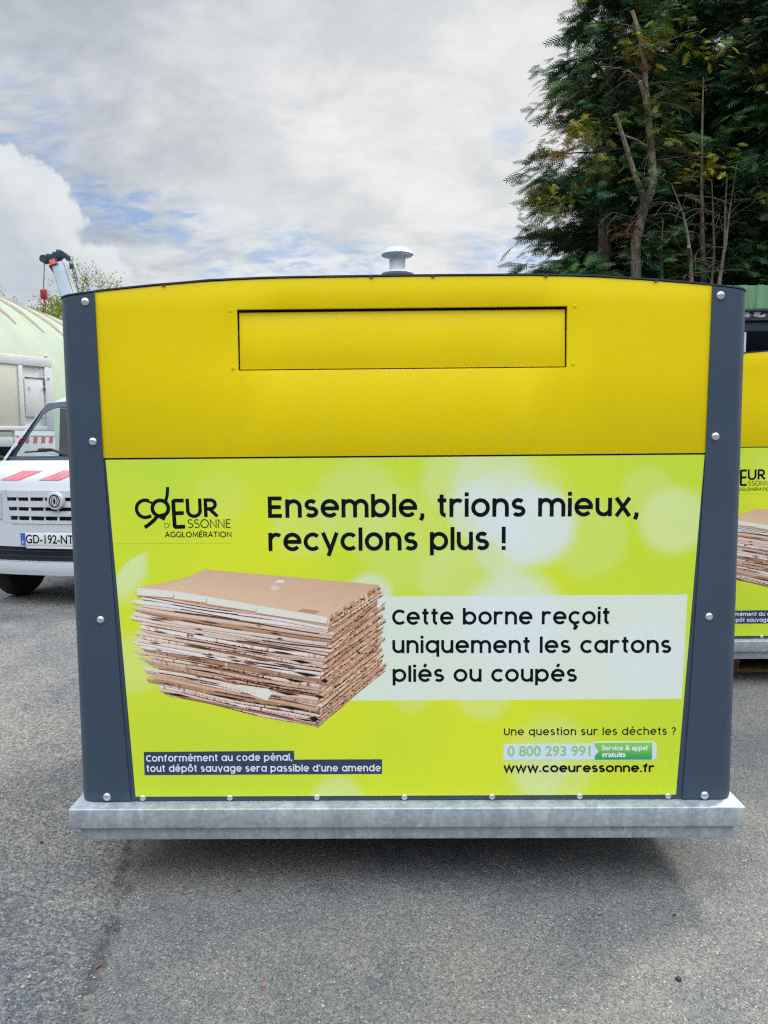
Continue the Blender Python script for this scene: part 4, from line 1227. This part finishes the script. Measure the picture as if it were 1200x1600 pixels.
L_ = (tip-foot).length
P = lambda t_: foot+dirb*(L_*t_)
bo = beam(P(0), P(.62), .50, .46, .5, .45, 'boom', M['crane_grey'], cr)
b2 = beam(P(.55), P(.985), .36, .33, .36, .33, 'boom_extension', M['crane_grey'], cr)
beam(P(.40), P(.97), .07, .07, .30, .28, 'boom_side', M['crane_light'], b2, .20)
beam(P(.965), P(1.015), .20, .20, .37, .37, 'boom_collar', M['crane_red'], cr, -.10)
hd = MB(); c0 = tip-F0+dirb*.16*CK
for i_, (ox, oz, rr) in enumerate(((-.34, .0, .11), (-.02, .03, .12), (.20, .12, .08))):
    hd.lathe([(a_*CK, h_*CK) for a_, h_ in ((0, -.12), (rr, -.12), (rr, -.05), (rr*.75, -.04), (rr*.75, .04), (rr, .05), (rr, .12), (0, .12))], c0+Vector((ox*CK, 0, oz*CK)), 16, 'y')
hd.box(c0.x-.36*CK, c0.x+.14*CK, c0.y-.06*CK, c0.y+.06*CK, c0.z-.06*CK, c0.z+.08*CK, .01)
hd.box(c0.x-.26*CK, c0.x-.12*CK, c0.y-.13*CK, c0.y+.13*CK, c0.z-.04*CK, c0.z+.13*CK, .008); hd.box(c0.x+.04*CK, c0.x+.16*CK, c0.y-.14*CK, c0.y+.10*CK, c0.z+.02*CK, c0.z+.24*CK, .008); hd.box(c0.x-.08*CK, c0.x+.02*CK, c0.y-.10*CK, c0.y+.10*CK, c0.z+.10*CK, c0.z+.19*CK, .006)
hd = hd.build('boom_head', M['crane_dark'], cr)
pts = [P(t_)-F0+(bx*(.30+.05*math.sin(9*t_))+by*.1)*CK for t_ in (1.0, .93, .86, .8, .7, .6)]
b = MB()
b.tube(pts, .014, 6); b.tube([p+bx*.04+by*.03 for p in pts[:4]], .010, 6)
for p in pts[:2]: b.box(p.x-.03, p.x+.04, p.y-.03, p.y+.03, p.z-.05, p.z+.04, .006)
b.build('hose', M['crane_dark'], cr)
hk = at(68, 452, CY-.05)-F0
top_ = c0+Vector((-.36, 0, -.08))*CK
b = MB().tube([top_, (hk.x, hk.y, hk.z)], .008, 5); b.build('cable', M['crane_dark'], cr)
h_ = MB(); HV = lambda a, c: (hk.x+a*CK, hk.y, hk.z+c*CK)
h_.box(hk.x-.085*CK, hk.x+.085*CK, hk.y-.06*CK, hk.y+.06*CK, hk.z-.27*CK, hk.z, .022, 3)
h_.tube([HV(0, -.26), HV(0, -.33), HV(.06, -.37), HV(.04, -.43), HV(-.03, -.44), HV(-.06, -.40)], .022*CK, 6)
h_.build('hook_block', M['crane_red'], cr)
# carrier truck, mostly hidden behind the bin
MB().lathe([(0, 1.0), (.45, 1.0), (.45, 1.35), (.3, 1.6), (.3, 2.2), (.38, 2.4), (0, 2.45)], (0, 0, 0), 20).build('slewing_column', M['crane_dark'], cr)
MB().box(-1.1, 4.9, -1.1, 1.1, .75, 1.02, .03).build('carrier_bed', M['crane_dark'], cr)
MB().prism([(4.95, -1.1, .6), (6.5, -1.1, .6), (6.5, -1.1, 1.5), (6.25, -1.1, 2.4), (4.95, -1.1, 2.5)], (0, 2.2, 0), .06).build('carrier_cab', M['crane_red'], cr)
for x in (-.4, .7, 5.6):
    for y in (-.9, .9):
        MB().lathe([(0, -.15), (.28, -.15), (.46, -.14), (.48, -.09), (.48, .09), (.46, .14), (.28, .15), (0, .15)], (x, y, .48), 24, 'y').build('wheel', M['tyre'], cr)


# ------------------------------------------------------------------ open shed on the right
SY = 6.8
e0 = at(1092, 470, SY); e1 = at(1200, 484, SY)
zt, zb_ = at(1165, 446, SY).z, at(1165, 483, SY).z
sh = empty('open_shed', (e0.x, SY, 0), 0, 'open fronted shed with green corrugated fascia at the right', 'shed')
LEN = 7.0
b = MB(); rows = [[], []]
n_ = int(LEN/.02)
for i in range(n_+1):
    x = i*LEN/n_; ph = (x % .19)/.19
    d = .0 if ph < .36 else (.032*min(1, (ph-.36)/.10) if ph < .82 else .032*max(0, (1-(ph-.82)/.10)))
    rows[0].append((x, -d, zb_)); rows[1].append((x, -d, zt))
b.grid(rows); b.thick(.004)
fa = b.build('fascia', M['corrug'], sh, smooth=20)
for i in range(24):
    for z in (zb_+.07, zb_+.22, zb_+.29):
        if (i*7+int(z*100)) % 3: continue
        x = .05+i*.285
        MB().lathe([(.013, 0), (.013, .006), (0, .008)], (x, -.036, z), 8, 'y').build('fixing', M['black_plastic'], fa)
MB().box(-.02, LEN, -.06, .10, zb_-.035, zb_-.003, .006).build('gutter', M['shed_dark'], sh)
b = MB()
for i in range(24):
    x = .02+i*.155+.02*math.sin(i*3)
    b.prism([(x, -.012, zb_-.085), (x+.06, -.012, zb_-.085), (x+.085, -.012, zb_-.038), (x+.008, -.012, zb_-.038)], (0, .5, .0))
b.build('roof_sheet_end', M['white_sheet'], sh)
MB().box(-.02, LEN, .02, .14, zb_-.25, zb_-.14, .01).build('beam', M['shed_dark'], sh)
b = MB(); b.box(-.06, -.001, .05, 3.4, 0, zb_-.05).box(-.06, LEN, 3.35, 3.45, 0, zb_-.05)
b.box(LEN, LEN+.06, .05, 3.4, 0, zb_-.05); b.build('wall', M['shed_dark'], sh)
MB().prism([(-.06, -.02, zb_-.13), (LEN+.06, -.02, zb_-.13), (LEN+.06, 3.5, zb_-.40), (-.06, 3.5, zb_-.40)], (0, 0, .035)).build('roof', M['shed_dark'], sh)
px_ = at(1166, 530, SY).x-e0.x
for x in (px_-.02, px_+3.2): MB().box(x-.035, x+.035, .03, .10, 0, zb_-.255, .006).build('post', M['post_grey'], sh)


# ------------------------------------------------------------------ conifers
def spray_template():
    tri = []
    def leaf(p, d, ln, wd):
        p = np.array(p, float); d = np.array(d, float); d /= np.linalg.norm(d); s = np.array([-d[1], d[0], 0])
        tri.append([p-s*wd*.5, p+s*wd*.5, p+d*ln])
    leaf((0, 0, 0), (1, 0, 0), 1.0, .04)
    for i in range(6):
        t_ = .10+.135*i
        ln = .50*(1-t_*.70)
        for sg in (-1, 1):
            d = np.array([math.cos(R(44)), sg*math.sin(R(44)), -.15])
            p = np.array([t_+.03*sg, 0, -.10*t_*t_]); leaf(p, d, ln, .052)
            for u, a in ((.32, -.15), (.50, 1.5)):
                leaf(p+d*ln*u, (1, sg*a, -.15), ln*.50*(1.1-u), .046)
    a = np.array(tri); a[:, :, 2] -= .20*a[:, :, 0]**2
    return a


SPR = spray_template()


def sprays(pos, dirs, scl, cols):
    """batch of flat evergreen sprays; returns vertices, faces, colours"""
    n = len(pos); k_ = len(SPR)
    d = dirs/np.linalg.norm(dirs, axis=1)[:, None]
    up = np.tile(np.array([0, 0, 1.]), (n, 1))+rng.normal(0, .45, (n, 3))
    s = np.cross(up, d); s /= np.linalg.norm(s, axis=1)[:, None]; u = np.cross(d, s)
    T = SPR.reshape(-1, 3)
    v = pos[:, None, :]+scl[:, None, None]*(T[None, :, 0:1]*d[:, None, :]+T[None, :, 1:2]*s[:, None, :]+T[None, :, 2:3]*u[:, None, :])
    c = np.repeat(cols, k_, 0)*rng.uniform(.6, 1.5, (n*k_, 1))
    return v.reshape(-1, 3), np.arange(n*k_*3).reshape(-1, 3), c


DG = np.array([.026, .082, .038]); MG = np.array([.080, .165, .044]); YG = np.array([.27, .26, .03]); BR = np.array([.15, .075, .03])


def conifer(X, Y, Hh, rad, label, nb=240, low=1.0, seed=0, front=1.0, stems=1, yel=.12, spread=None, dens=1.0):
    global rng
    rng = np.random.default_rng(seed); rd = random.Random(seed)
    tr = empty('conifer_tree', (X, Y, 0), 0, label, 'tree', 'conifers behind the shed')
    tb = MB()
    tb.tube([(0, 0, 0), (.06*rd.uniform(-1, 1), .05, Hh*.35), (.1*rd.uniform(-1, 1), 0, Hh*.7), (0, 0, Hh)], [.15, .12, .075, .012], 9)
    pos, dr, sc, cl = [], [], [], []
    limb = MB()
    for i in range(nb):
        h = low+(Hh-low)*(i+rd.random())/nb
        f = (h-low)/(Hh-low)
        az = rd.uniform(0, 2*PI)
        prof = (min(1., (1-f)*1.9))**.75*(.70+.30*min(1, f*4))
        ln = rad*prof*rd.uniform(.62, 1.12)
        if front < 1 and math.sin(az) < -.25: ln *= front
        if ln < .15: continue
        el = R(rd.uniform(-8, 28)); ca, sa = math.cos(az), math.sin(az)
        base = np.array([0, 0, h]); tipd = np.array([ca*math.cos(el), sa*math.cos(el), math.sin(el)])
        def bp(t_): return base+tipd*ln*t_+np.array([0, 0, -.22*ln*t_*t_+.1*ln*t_**4])
        limb.tube([bp(0), bp(.45), bp(.9)], [.018+.008*ln, .012, .004], 4, False)
        kind = rd.random()
        tint = YG if kind < yel else (BR if kind > .975 else (MG if kind > .55 else DG))
        ns = max(6, int(ln*44*dens))
        for j in range(ns):
            t_ = rd.uniform(.15, 1)**.75
            p = bp(t_)+np.array([rd.gauss(0, .16), rd.gauss(0, .16), rd.gauss(-.03, .10)])*(.4+.6*ln/rad)
            side = rd.uniform(-1.1, 1.1)
            dd = np.array([ca*math.cos(side)-sa*math.sin(side), sa*math.cos(side)+ca*math.sin(side), rd.uniform(-.45, .35)])
            pos.append(p); dr.append(dd); sc.append(rd.uniform(.17, .40))
            mixf = rd.uniform(0, 1) if t_ > .55 else .1
            cl.append(DG*(1-mixf)+tint*mixf)
    V_, F_, C_ = sprays(np.array(pos), np.array(dr), np.array(sc), np.array(cl))
    cn = raw_mesh('crown', V_, F_, M['conifer'], tr, C_)
    tk = tb.build('trunk', M['bark'], tr)
    limb.build('limbs', M['bark_dark'], tk)
    return tr


def X_at(px, Y): return at(px, 500, Y).x


conifer(X_at(945, 11.2), 11.2, 10.6, 1.42, 'dense dark conifer nearest the sky at the left of the row', 330, .6, 3, yel=.24)
conifer(X_at(1040, 12.4), 12.4, 11.5, 1.5, 'tall dark conifer directly behind the bare forked trunk', 300, .6, 4, .8, yel=.16)
conifer(X_at(1135, 11.6), 11.6, 11.2, 1.5, 'dark conifer above the green shed with bare thin stems below', 240, 3.6, 5, .75, dens=.9)
conifer(X_at(1235, 10.9), 10.9, 10.8, 1.5, 'lighter green conifer at the right edge above the shed', 250, 2.6, 6, yel=.05)
conifer(X_at(1120, 14.6), 14.6, 9.0, 2.4, 'low broad dark conifer filling the gap at the back', 330, .4, 8, yel=.03)
conifer(X_at(985, 14.2), 14.2, 9.5, 1.7, 'dark conifer in the second row behind the left one', 260, .4, 9, yel=.05)

# bare forked trunk in front, with dead twigs
TY = 10.2
def trk(pts, Y=TY): return [at(px, py, Y) for px, py in pts]
def bare(name_label, main, r0, r1, branches, twigs, seed, Y=TY, spr=()):
    rd = random.Random(seed)
    foot = at(*main[0], Y)
    o = empty('bare_tree', (foot.x, Y, 0), 0, name_label, 'tree')
    F_ = Vector((foot.x, Y, 0))
    P_ = [p-F_ for p in trk(main, Y)]
    P_ = [Vector((P_[0].x+.03, P_[0].y, 0))]+P_
    b = MB(); n = len(P_)
    b.tube(P_, [r0*1.15]+[r0+(r1-r0)*i/(n-2) for i in range(n-1)], 10)
    tk = b.build('trunk', M['bark'], o)
    for br, ra, rb in branches:
        q = [p-F_ for p in trk(br, Y)]
        for i, p in enumerate(q): p.y -= .12*i
        MB().tube(q, [ra+(rb-ra)*i/(len(q)-1) for i in range(len(q))], 8).build('branch', M['bark'], tk)
    b = MB()
    for i in range(int(twigs*.5)):
        s0 = rd.uniform(.12, .98)*(n-1); a = P_[int(s0)].lerp(P_[min(n-1, int(s0)+1)], s0 % 1)
        if a.z < 2.2: a.z = rd.uniform(2.6, 5)
        az = rd.uniform(0, 2*PI); ln = rd.uniform(.25, .95); d = Vector((math.cos(az), math.sin(az)*.7-.25, rd.uniform(-.1, .6)))
        q = [a]; v = d.normalized()
        for j in range(5):
            q.append(q[-1]+v*ln/5); v = (v+Vector((rd.gauss(0, .18), rd.gauss(0, .18), rd.gauss(-.14, .15)))).normalized()
        b.tube(q, [.010, .008, .0065, .005, .004, .003], 4, False)
        for j in (2, 3, 4):
            v2 = (v+Vector((rd.gauss(0, .7), rd.gauss(0, .5), rd.gauss(0, .5)))).normalized()
            b.tube([q[j], q[j]+v2*ln*.18, q[j]+v2*ln*.32+Vector((0, 0, -.05))], [.005, .004, .0025], 3, False)
    b.build('twigs', M['twig'], tk)
    if spr:
        pos, dr, sc, cl = [], [], [], []
        for px, py, nn, cc in spr:
            c = at(px, py, Y-.15)-F_
            for _ in range(int(nn*2.6)):
                pos.append(np.array(c)+np.array([rd.gauss(0, .17), rd.gauss(0, .12), rd.gauss(0, .11)])); a = rd.uniform(0, 2*PI)
                dr.append(np.array([math.cos(a), math.sin(a)*.5-.3, rd.uniform(-.6, .2)])); sc.append(rd.uniform(.10, .24)); cl.append(np.array(cc)*rd.uniform(.7, 1.2))
        V_, F2, C_ = sprays(np.array(pos), np.array(dr), np.array(sc), np.array(cl))
        raw_mesh('crown', V_, F2, M['conifer'], o, C_)
    return o


Yl = (.26, .24, .02); Gl = (.09, .15, .025); Br2 = (.16, .07, .035); Or = (.34, .20, .03)
bare('bare forked conifer trunk with a sawn branch and yellow tufts', [(994, 440), (993, 378), (1007, 322), (1021, 290), (1020, 259), (1015, 210), (1012, 171), (1009, 140), (1007, 95), (999, 52), (988, 17)], .082, .026,
     [([(1007, 312), (985, 268), (966, 222), (951, 194)], .048, .026), ([(1012, 178), (1003, 158), (992, 138)], .034, .030), ([(1015, 232), (990, 223), (955, 217)], .026, .012), ([(1010, 140), (990, 126), (975, 121)], .016, .009)], 80, 21,
     spr=((1012, 62, 22, Yl), (1030, 50, 16, Gl), (990, 76, 8, Yl), (905, 200, 26, Yl), (925, 208, 16, Gl), (870, 225, 14, Or), (1000, 100, 8, Br2), (1045, 30, 12, Gl), (1120, 75, 14, Yl), (1095, 262, 14, Yl), (1108, 250, 8, Yl), (1055, 250, 10, Br2), (960, 255, 10, Gl), (975, 360, 14, Br2), (1040, 190, 8, Gl), (860, 300, 16, Yl), (845, 330, 12, Gl), (985, 190, 8, Gl)))
bare('straight thin bare trunk left of the shed corner', [(1099, 440), (1098, 380), (1096, 300), (1097, 206), (1099, 120)], .046, .008, [], 26, 22, TY+.5)
bare('slim bare stem with a cut stub behind the bin', [(1080, 440), (1079, 400), (1073, 360), (1066, 330), (1050, 290)], .034, .007, [([(1078, 402), (1072, 395), (1067, 391)], .032, .03)], 24, 23, TY-.1)
bare('thin curved stem leaning right beside the shed', [(1124, 440), (1134, 380), (1140, 330), (1152, 252)], .030, .006, [([(1132, 385), (1128, 330), (1126, 280)], .018, .009)], 18, 24, TY+.1)
bare('short thin bare stem right of the forked trunk', [(1034, 440), (1033, 390), (1036, 343)], .030, .006, [], 30, 25, TY+.2)
bare('thin upright stem between two bare trunks', [(1112, 440), (1116, 390), (1114, 330), (1112, 280)], .025, .005, [], 16, 26, TY+.3)
bare('grey leaning branchy trunk over the shed roof', [(1215, 440), (1206, 345), (1190, 300), (1176, 262)], .040, .010, [], 22, 27, TY+.2)


# ------------------------------------------------------------------ spring trees and bush at the left
def decid(X, Y, Hh, sp, label, seed, leafy, zl):
    rd = random.Random(seed)
    o = empty('deciduous_tree', (X, Y, 0), 0, label, 'tree')
    b = MB(); pos = []; tips = []
    def grow(p, d, ln, r, lev):
        q = [p]; v = d.copy()
        for j in range(3):
            v = (v+Vector((rd.gauss(0, .13), rd.gauss(0, .13), rd.gauss(.02, .08)))).normalized()
            q.append(q[-1]+v*ln/3)
        b.tube(q, [r, r*.86, r*.74, r*.62], 6 if lev < 2 else 4, False)
        if lev >= 3:
            for j in range(1, 4):
                tips.append(q[j])
        if lev < 5:
            for _ in range(3 if lev < 4 else 2):
                dv = (v+Vector((rd.gauss(0, .55), rd.gauss(0, .55), rd.gauss(.1, .3)))*sp).normalized()
                grow(q[-1] if rd.random() < .7 else q[2], dv, ln*rd.uniform(.62, .85), r*.56, lev+1)
    grow(Vector((0, 0, 0)), Vector((0, 0, 1)), Hh*.34, .16, 0)
    kz = Hh/max(t_.z for t_ in tips)
    tips = [t_*kz for t_ in tips]
    for v in b.bm.verts: v.co *= kz
    tk = b.build('trunk', M['bark_dark'], o)
    Q, C = [], []
    for t_ in tips:
        for _ in range(leafy*2):
            c = np.array(t_)+np.array([rd.gauss(0, .16), rd.gauss(0, .16), rd.gauss(0, .14)])
            n1 = np.array([rd.gauss(0, 1) for _ in range(3)]); n1 /= np.linalg.norm(n1); n2 = np.cross(n1, [rd.gauss(0, 1) for _ in range(3)]); n2 /= np.linalg.norm(n2)
            s = rd.uniform(.035, .08)
            Q += [c-n1*s, c+n2*s*.6, c+n1*s, c-n2*s*.6]
            k_ = rd.random(); C.append(np.array([.28, .30, .03])*(1-k_)+np.array([.13, .19, .025])*k_)
    raw_mesh('crown', np.array(Q), np.arange(len(Q)).reshape(-1, 4), M['leaf'], o, np.array(C))
    return o


DY = 44.
def hz_at(px, py, Y): p = at(px, py, Y); return p.x, p.z
x_, z_ = hz_at(42, 405, DY); decid(x_, DY, z_*.985, 1.0, 'young spring tree with an open branching crown above the hangar', 31, 3, 0)
x_, z_ = hz_at(85, 452, DY-3); decid(x_, DY-3, z_*.985, .9, 'bushy yellow green spring tree behind the crane boom', 32, 9, 0)
x_, z_ = hz_at(135, 428, DY+2); decid(x_, DY+2, z_, 1.0, 'spring tree between the crane boom and the bin top', 33, 3, 0)
x_, z_ = hz_at(235, 436, DY+6); decid(x_, DY+6, z_, 1.1, 'spring tree whose tips barely clear the bin top', 34, 2, 0)

bp_ = at(95, 606, 24)
Q, C = [], []; rd = random.Random(40)
for _ in range(5000):
    u = Vector((rd.gauss(0, 1), rd.gauss(0, 1), rd.gauss(0, 1))).normalized()*rd.uniform(.72, 1.06)
    c = np.array([u.x*1.5, u.y*1.2, bp_.z*.52+u.z*bp_.z*.5]); c[2] = max(.05, c[2])
    n1 = np.array([rd.gauss(0, 1) for _ in range(3)]); n1 /= np.linalg.norm(n1); n2 = np.cross(n1, [rd.gauss(0, 1) for _ in range(3)]); n2 /= np.linalg.norm(n2)
    s = rd.uniform(.06, .12); Q += [c-n1*s, c+n2*s*.6, c+n1*s, c-n2*s*.6]; k_ = rd.random()
    C.append(np.array([.20, .28, .03])*(1-k_)+np.array([.06, .12, .02])*k_)
bs = empty('bush', (bp_.x+.6, 24, 0), 0, 'bright green bush just above the truck roof', 'bush')
raw_mesh('foliage', np.array(Q), np.arange(len(Q)).reshape(-1, 4), M['leaf'], bs, np.array(C))
MB().tube([(0, 0, 0), (.05, 0, bp_.z*.5)], [.08, .05]).build('stem', M['bark_dark'], bs)


# ------------------------------------------------------------------ litter on the asphalt
def dry_leaf(px, py, size, mat, label, rzv):
    g_ = ground_at(px, py); b = MB()
    pts = [(-1, 0, .02), (-.4, .42, .12), (.2, .5, .16), (.75, .25, .10), (1.1, 0, .0), (.7, -.3, .14), (.1, -.48, .20), (-.5, -.38, .10)]
    c = (.05, 0, .02)
    for p, q in zip(pts, pts[1:]+pts[:1]): b.face([tuple(v*size for v in c), tuple(v*size for v in p), tuple(v*size for v in q)])
    b.tube([(size*-1, 0, size*.02), (size*-1.6, .1*size, size*.05)], size*.04, 5)
    b.weld(1e-6)
    o = b.build('dry_leaf', mat, smooth=0); o.location = (g_.x, g_.y, GZ+.003); o.rotation_euler = (0, 0, rzv)
    return tag(o, label, 'leaf')


def pebble(px, py, size, mat, label, seed):
    g_ = ground_at(px, py); rd = random.Random(seed)
    b = MB(); bmesh.ops.create_icosphere(b.bm, subdivisions=2, radius=size)
    for v in b.bm.verts:
        v.co *= 1+rd.uniform(-.22, .22); v.co.z *= .6
    o = b.build('pebble', mat, smooth=40); o.location = (g_.x, g_.y, GZ+size*.35); o.rotation_euler = (0, 0, rd.uniform(0, 6))
    return tag(o, label, 'pebble')


dry_leaf(937, 1429, .009, M['dry_leaf'], 'small orange dry leaf alone on the asphalt at the right', .4)
dry_leaf(373, 1392, .010, M['brown_leaf'], 'brown curled leaf in the shade in front of the bin', .5)
dry_leaf(72, 1491, .008, M['brown_leaf'], 'reddish leaf on the coarse asphalt at the left edge', 2.)
dry_leaf(152, 1512, .011, M['brown_leaf'], 'rusty leaf lying on the asphalt joint', 1.)
dry_leaf(973, 1541, .006, M['dry_leaf'], 'tiny orange leaf near the bottom right of the picture', 3.)
dry_leaf(132, 1578, .008, M['brown_leaf'], 'rust brown leaf low on the joint near the bottom edge', 2.6)
dry_leaf(412, 1541, .008, M['dry_leaf'], 'tan leaf flat on the asphalt at the bottom middle', 1.7)
pebble(1060, 1531, .0085, M['dark_stone'], 'black pebble on the pale asphalt at the lower right', 1)
pebble(1054, 1431, .005, M['dark_stone'], 'small dark chip of stone right of the orange leaf', 2)
pebble(46, 1527, .0062, M['pale_stone'], 'pale angular pebble at the lower left', 3)
pebble(36, 1543, .0055, M['pale_stone'], 'pale round pebble nearest the lower left corner', 4)
pebble(65, 1317, .006, M['dark_stone'], 'small dark pebble left of the bin base', 5)
pebble(1066, 1453, .004, M['pale_stone'], 'tiny pale stone above the black pebble', 6)
pebble(505, 1573, .006, M['pale_stone'], 'pale stone at the bottom middle of the asphalt', 7)

# loose grit
rd = random.Random(50); Vg, Fg = [], []
OCT = [(1, 0, 0), (0, 1, 0), (-1, 0, 0), (0, -1, 0), (0, 0, .8), (0, 0, -.8)]
OF = [(0, 1, 4), (1, 2, 4), (2, 3, 4), (3, 0, 4), (1, 0, 5), (2, 1, 5), (3, 2, 5), (0, 3, 5)]
for _ in range(2600):
    if rd.random() < .55: x, y = rd.uniform(-1.9, 1.9), rd.uniform(-1.1, .3)
    elif rd.random() < .35:
        y = rd.uniform(-1.0, .2); x = (y+JY)*JS+JX+rd.gauss(0, .035)
    else: x, y = rd.uniform(-4, -.9), rd.uniform(-1.1, 4)
    s = rd.choice((.0010, .0013, .0016, .0022, .003)); a = rd.uniform(0, 6.3); i0 = len(Vg)
    for p in OCT:
        k_ = s*rd.uniform(.7, 1.3)
        Vg.append((x+k_*(p[0]*math.cos(a)-p[1]*math.sin(a)), y+k_*(p[0]*math.sin(a)+p[1]*math.cos(a)), (GZ if y < .55 else (0 if y > 1.8 else GZ*.5))+s*.4+k_*p[2]))
    Fg += [tuple(i0+q for q in f) for f in OF]
tag(raw_mesh('grit', np.array(Vg), np.array(Fg), M['stone']), kind='stuff')
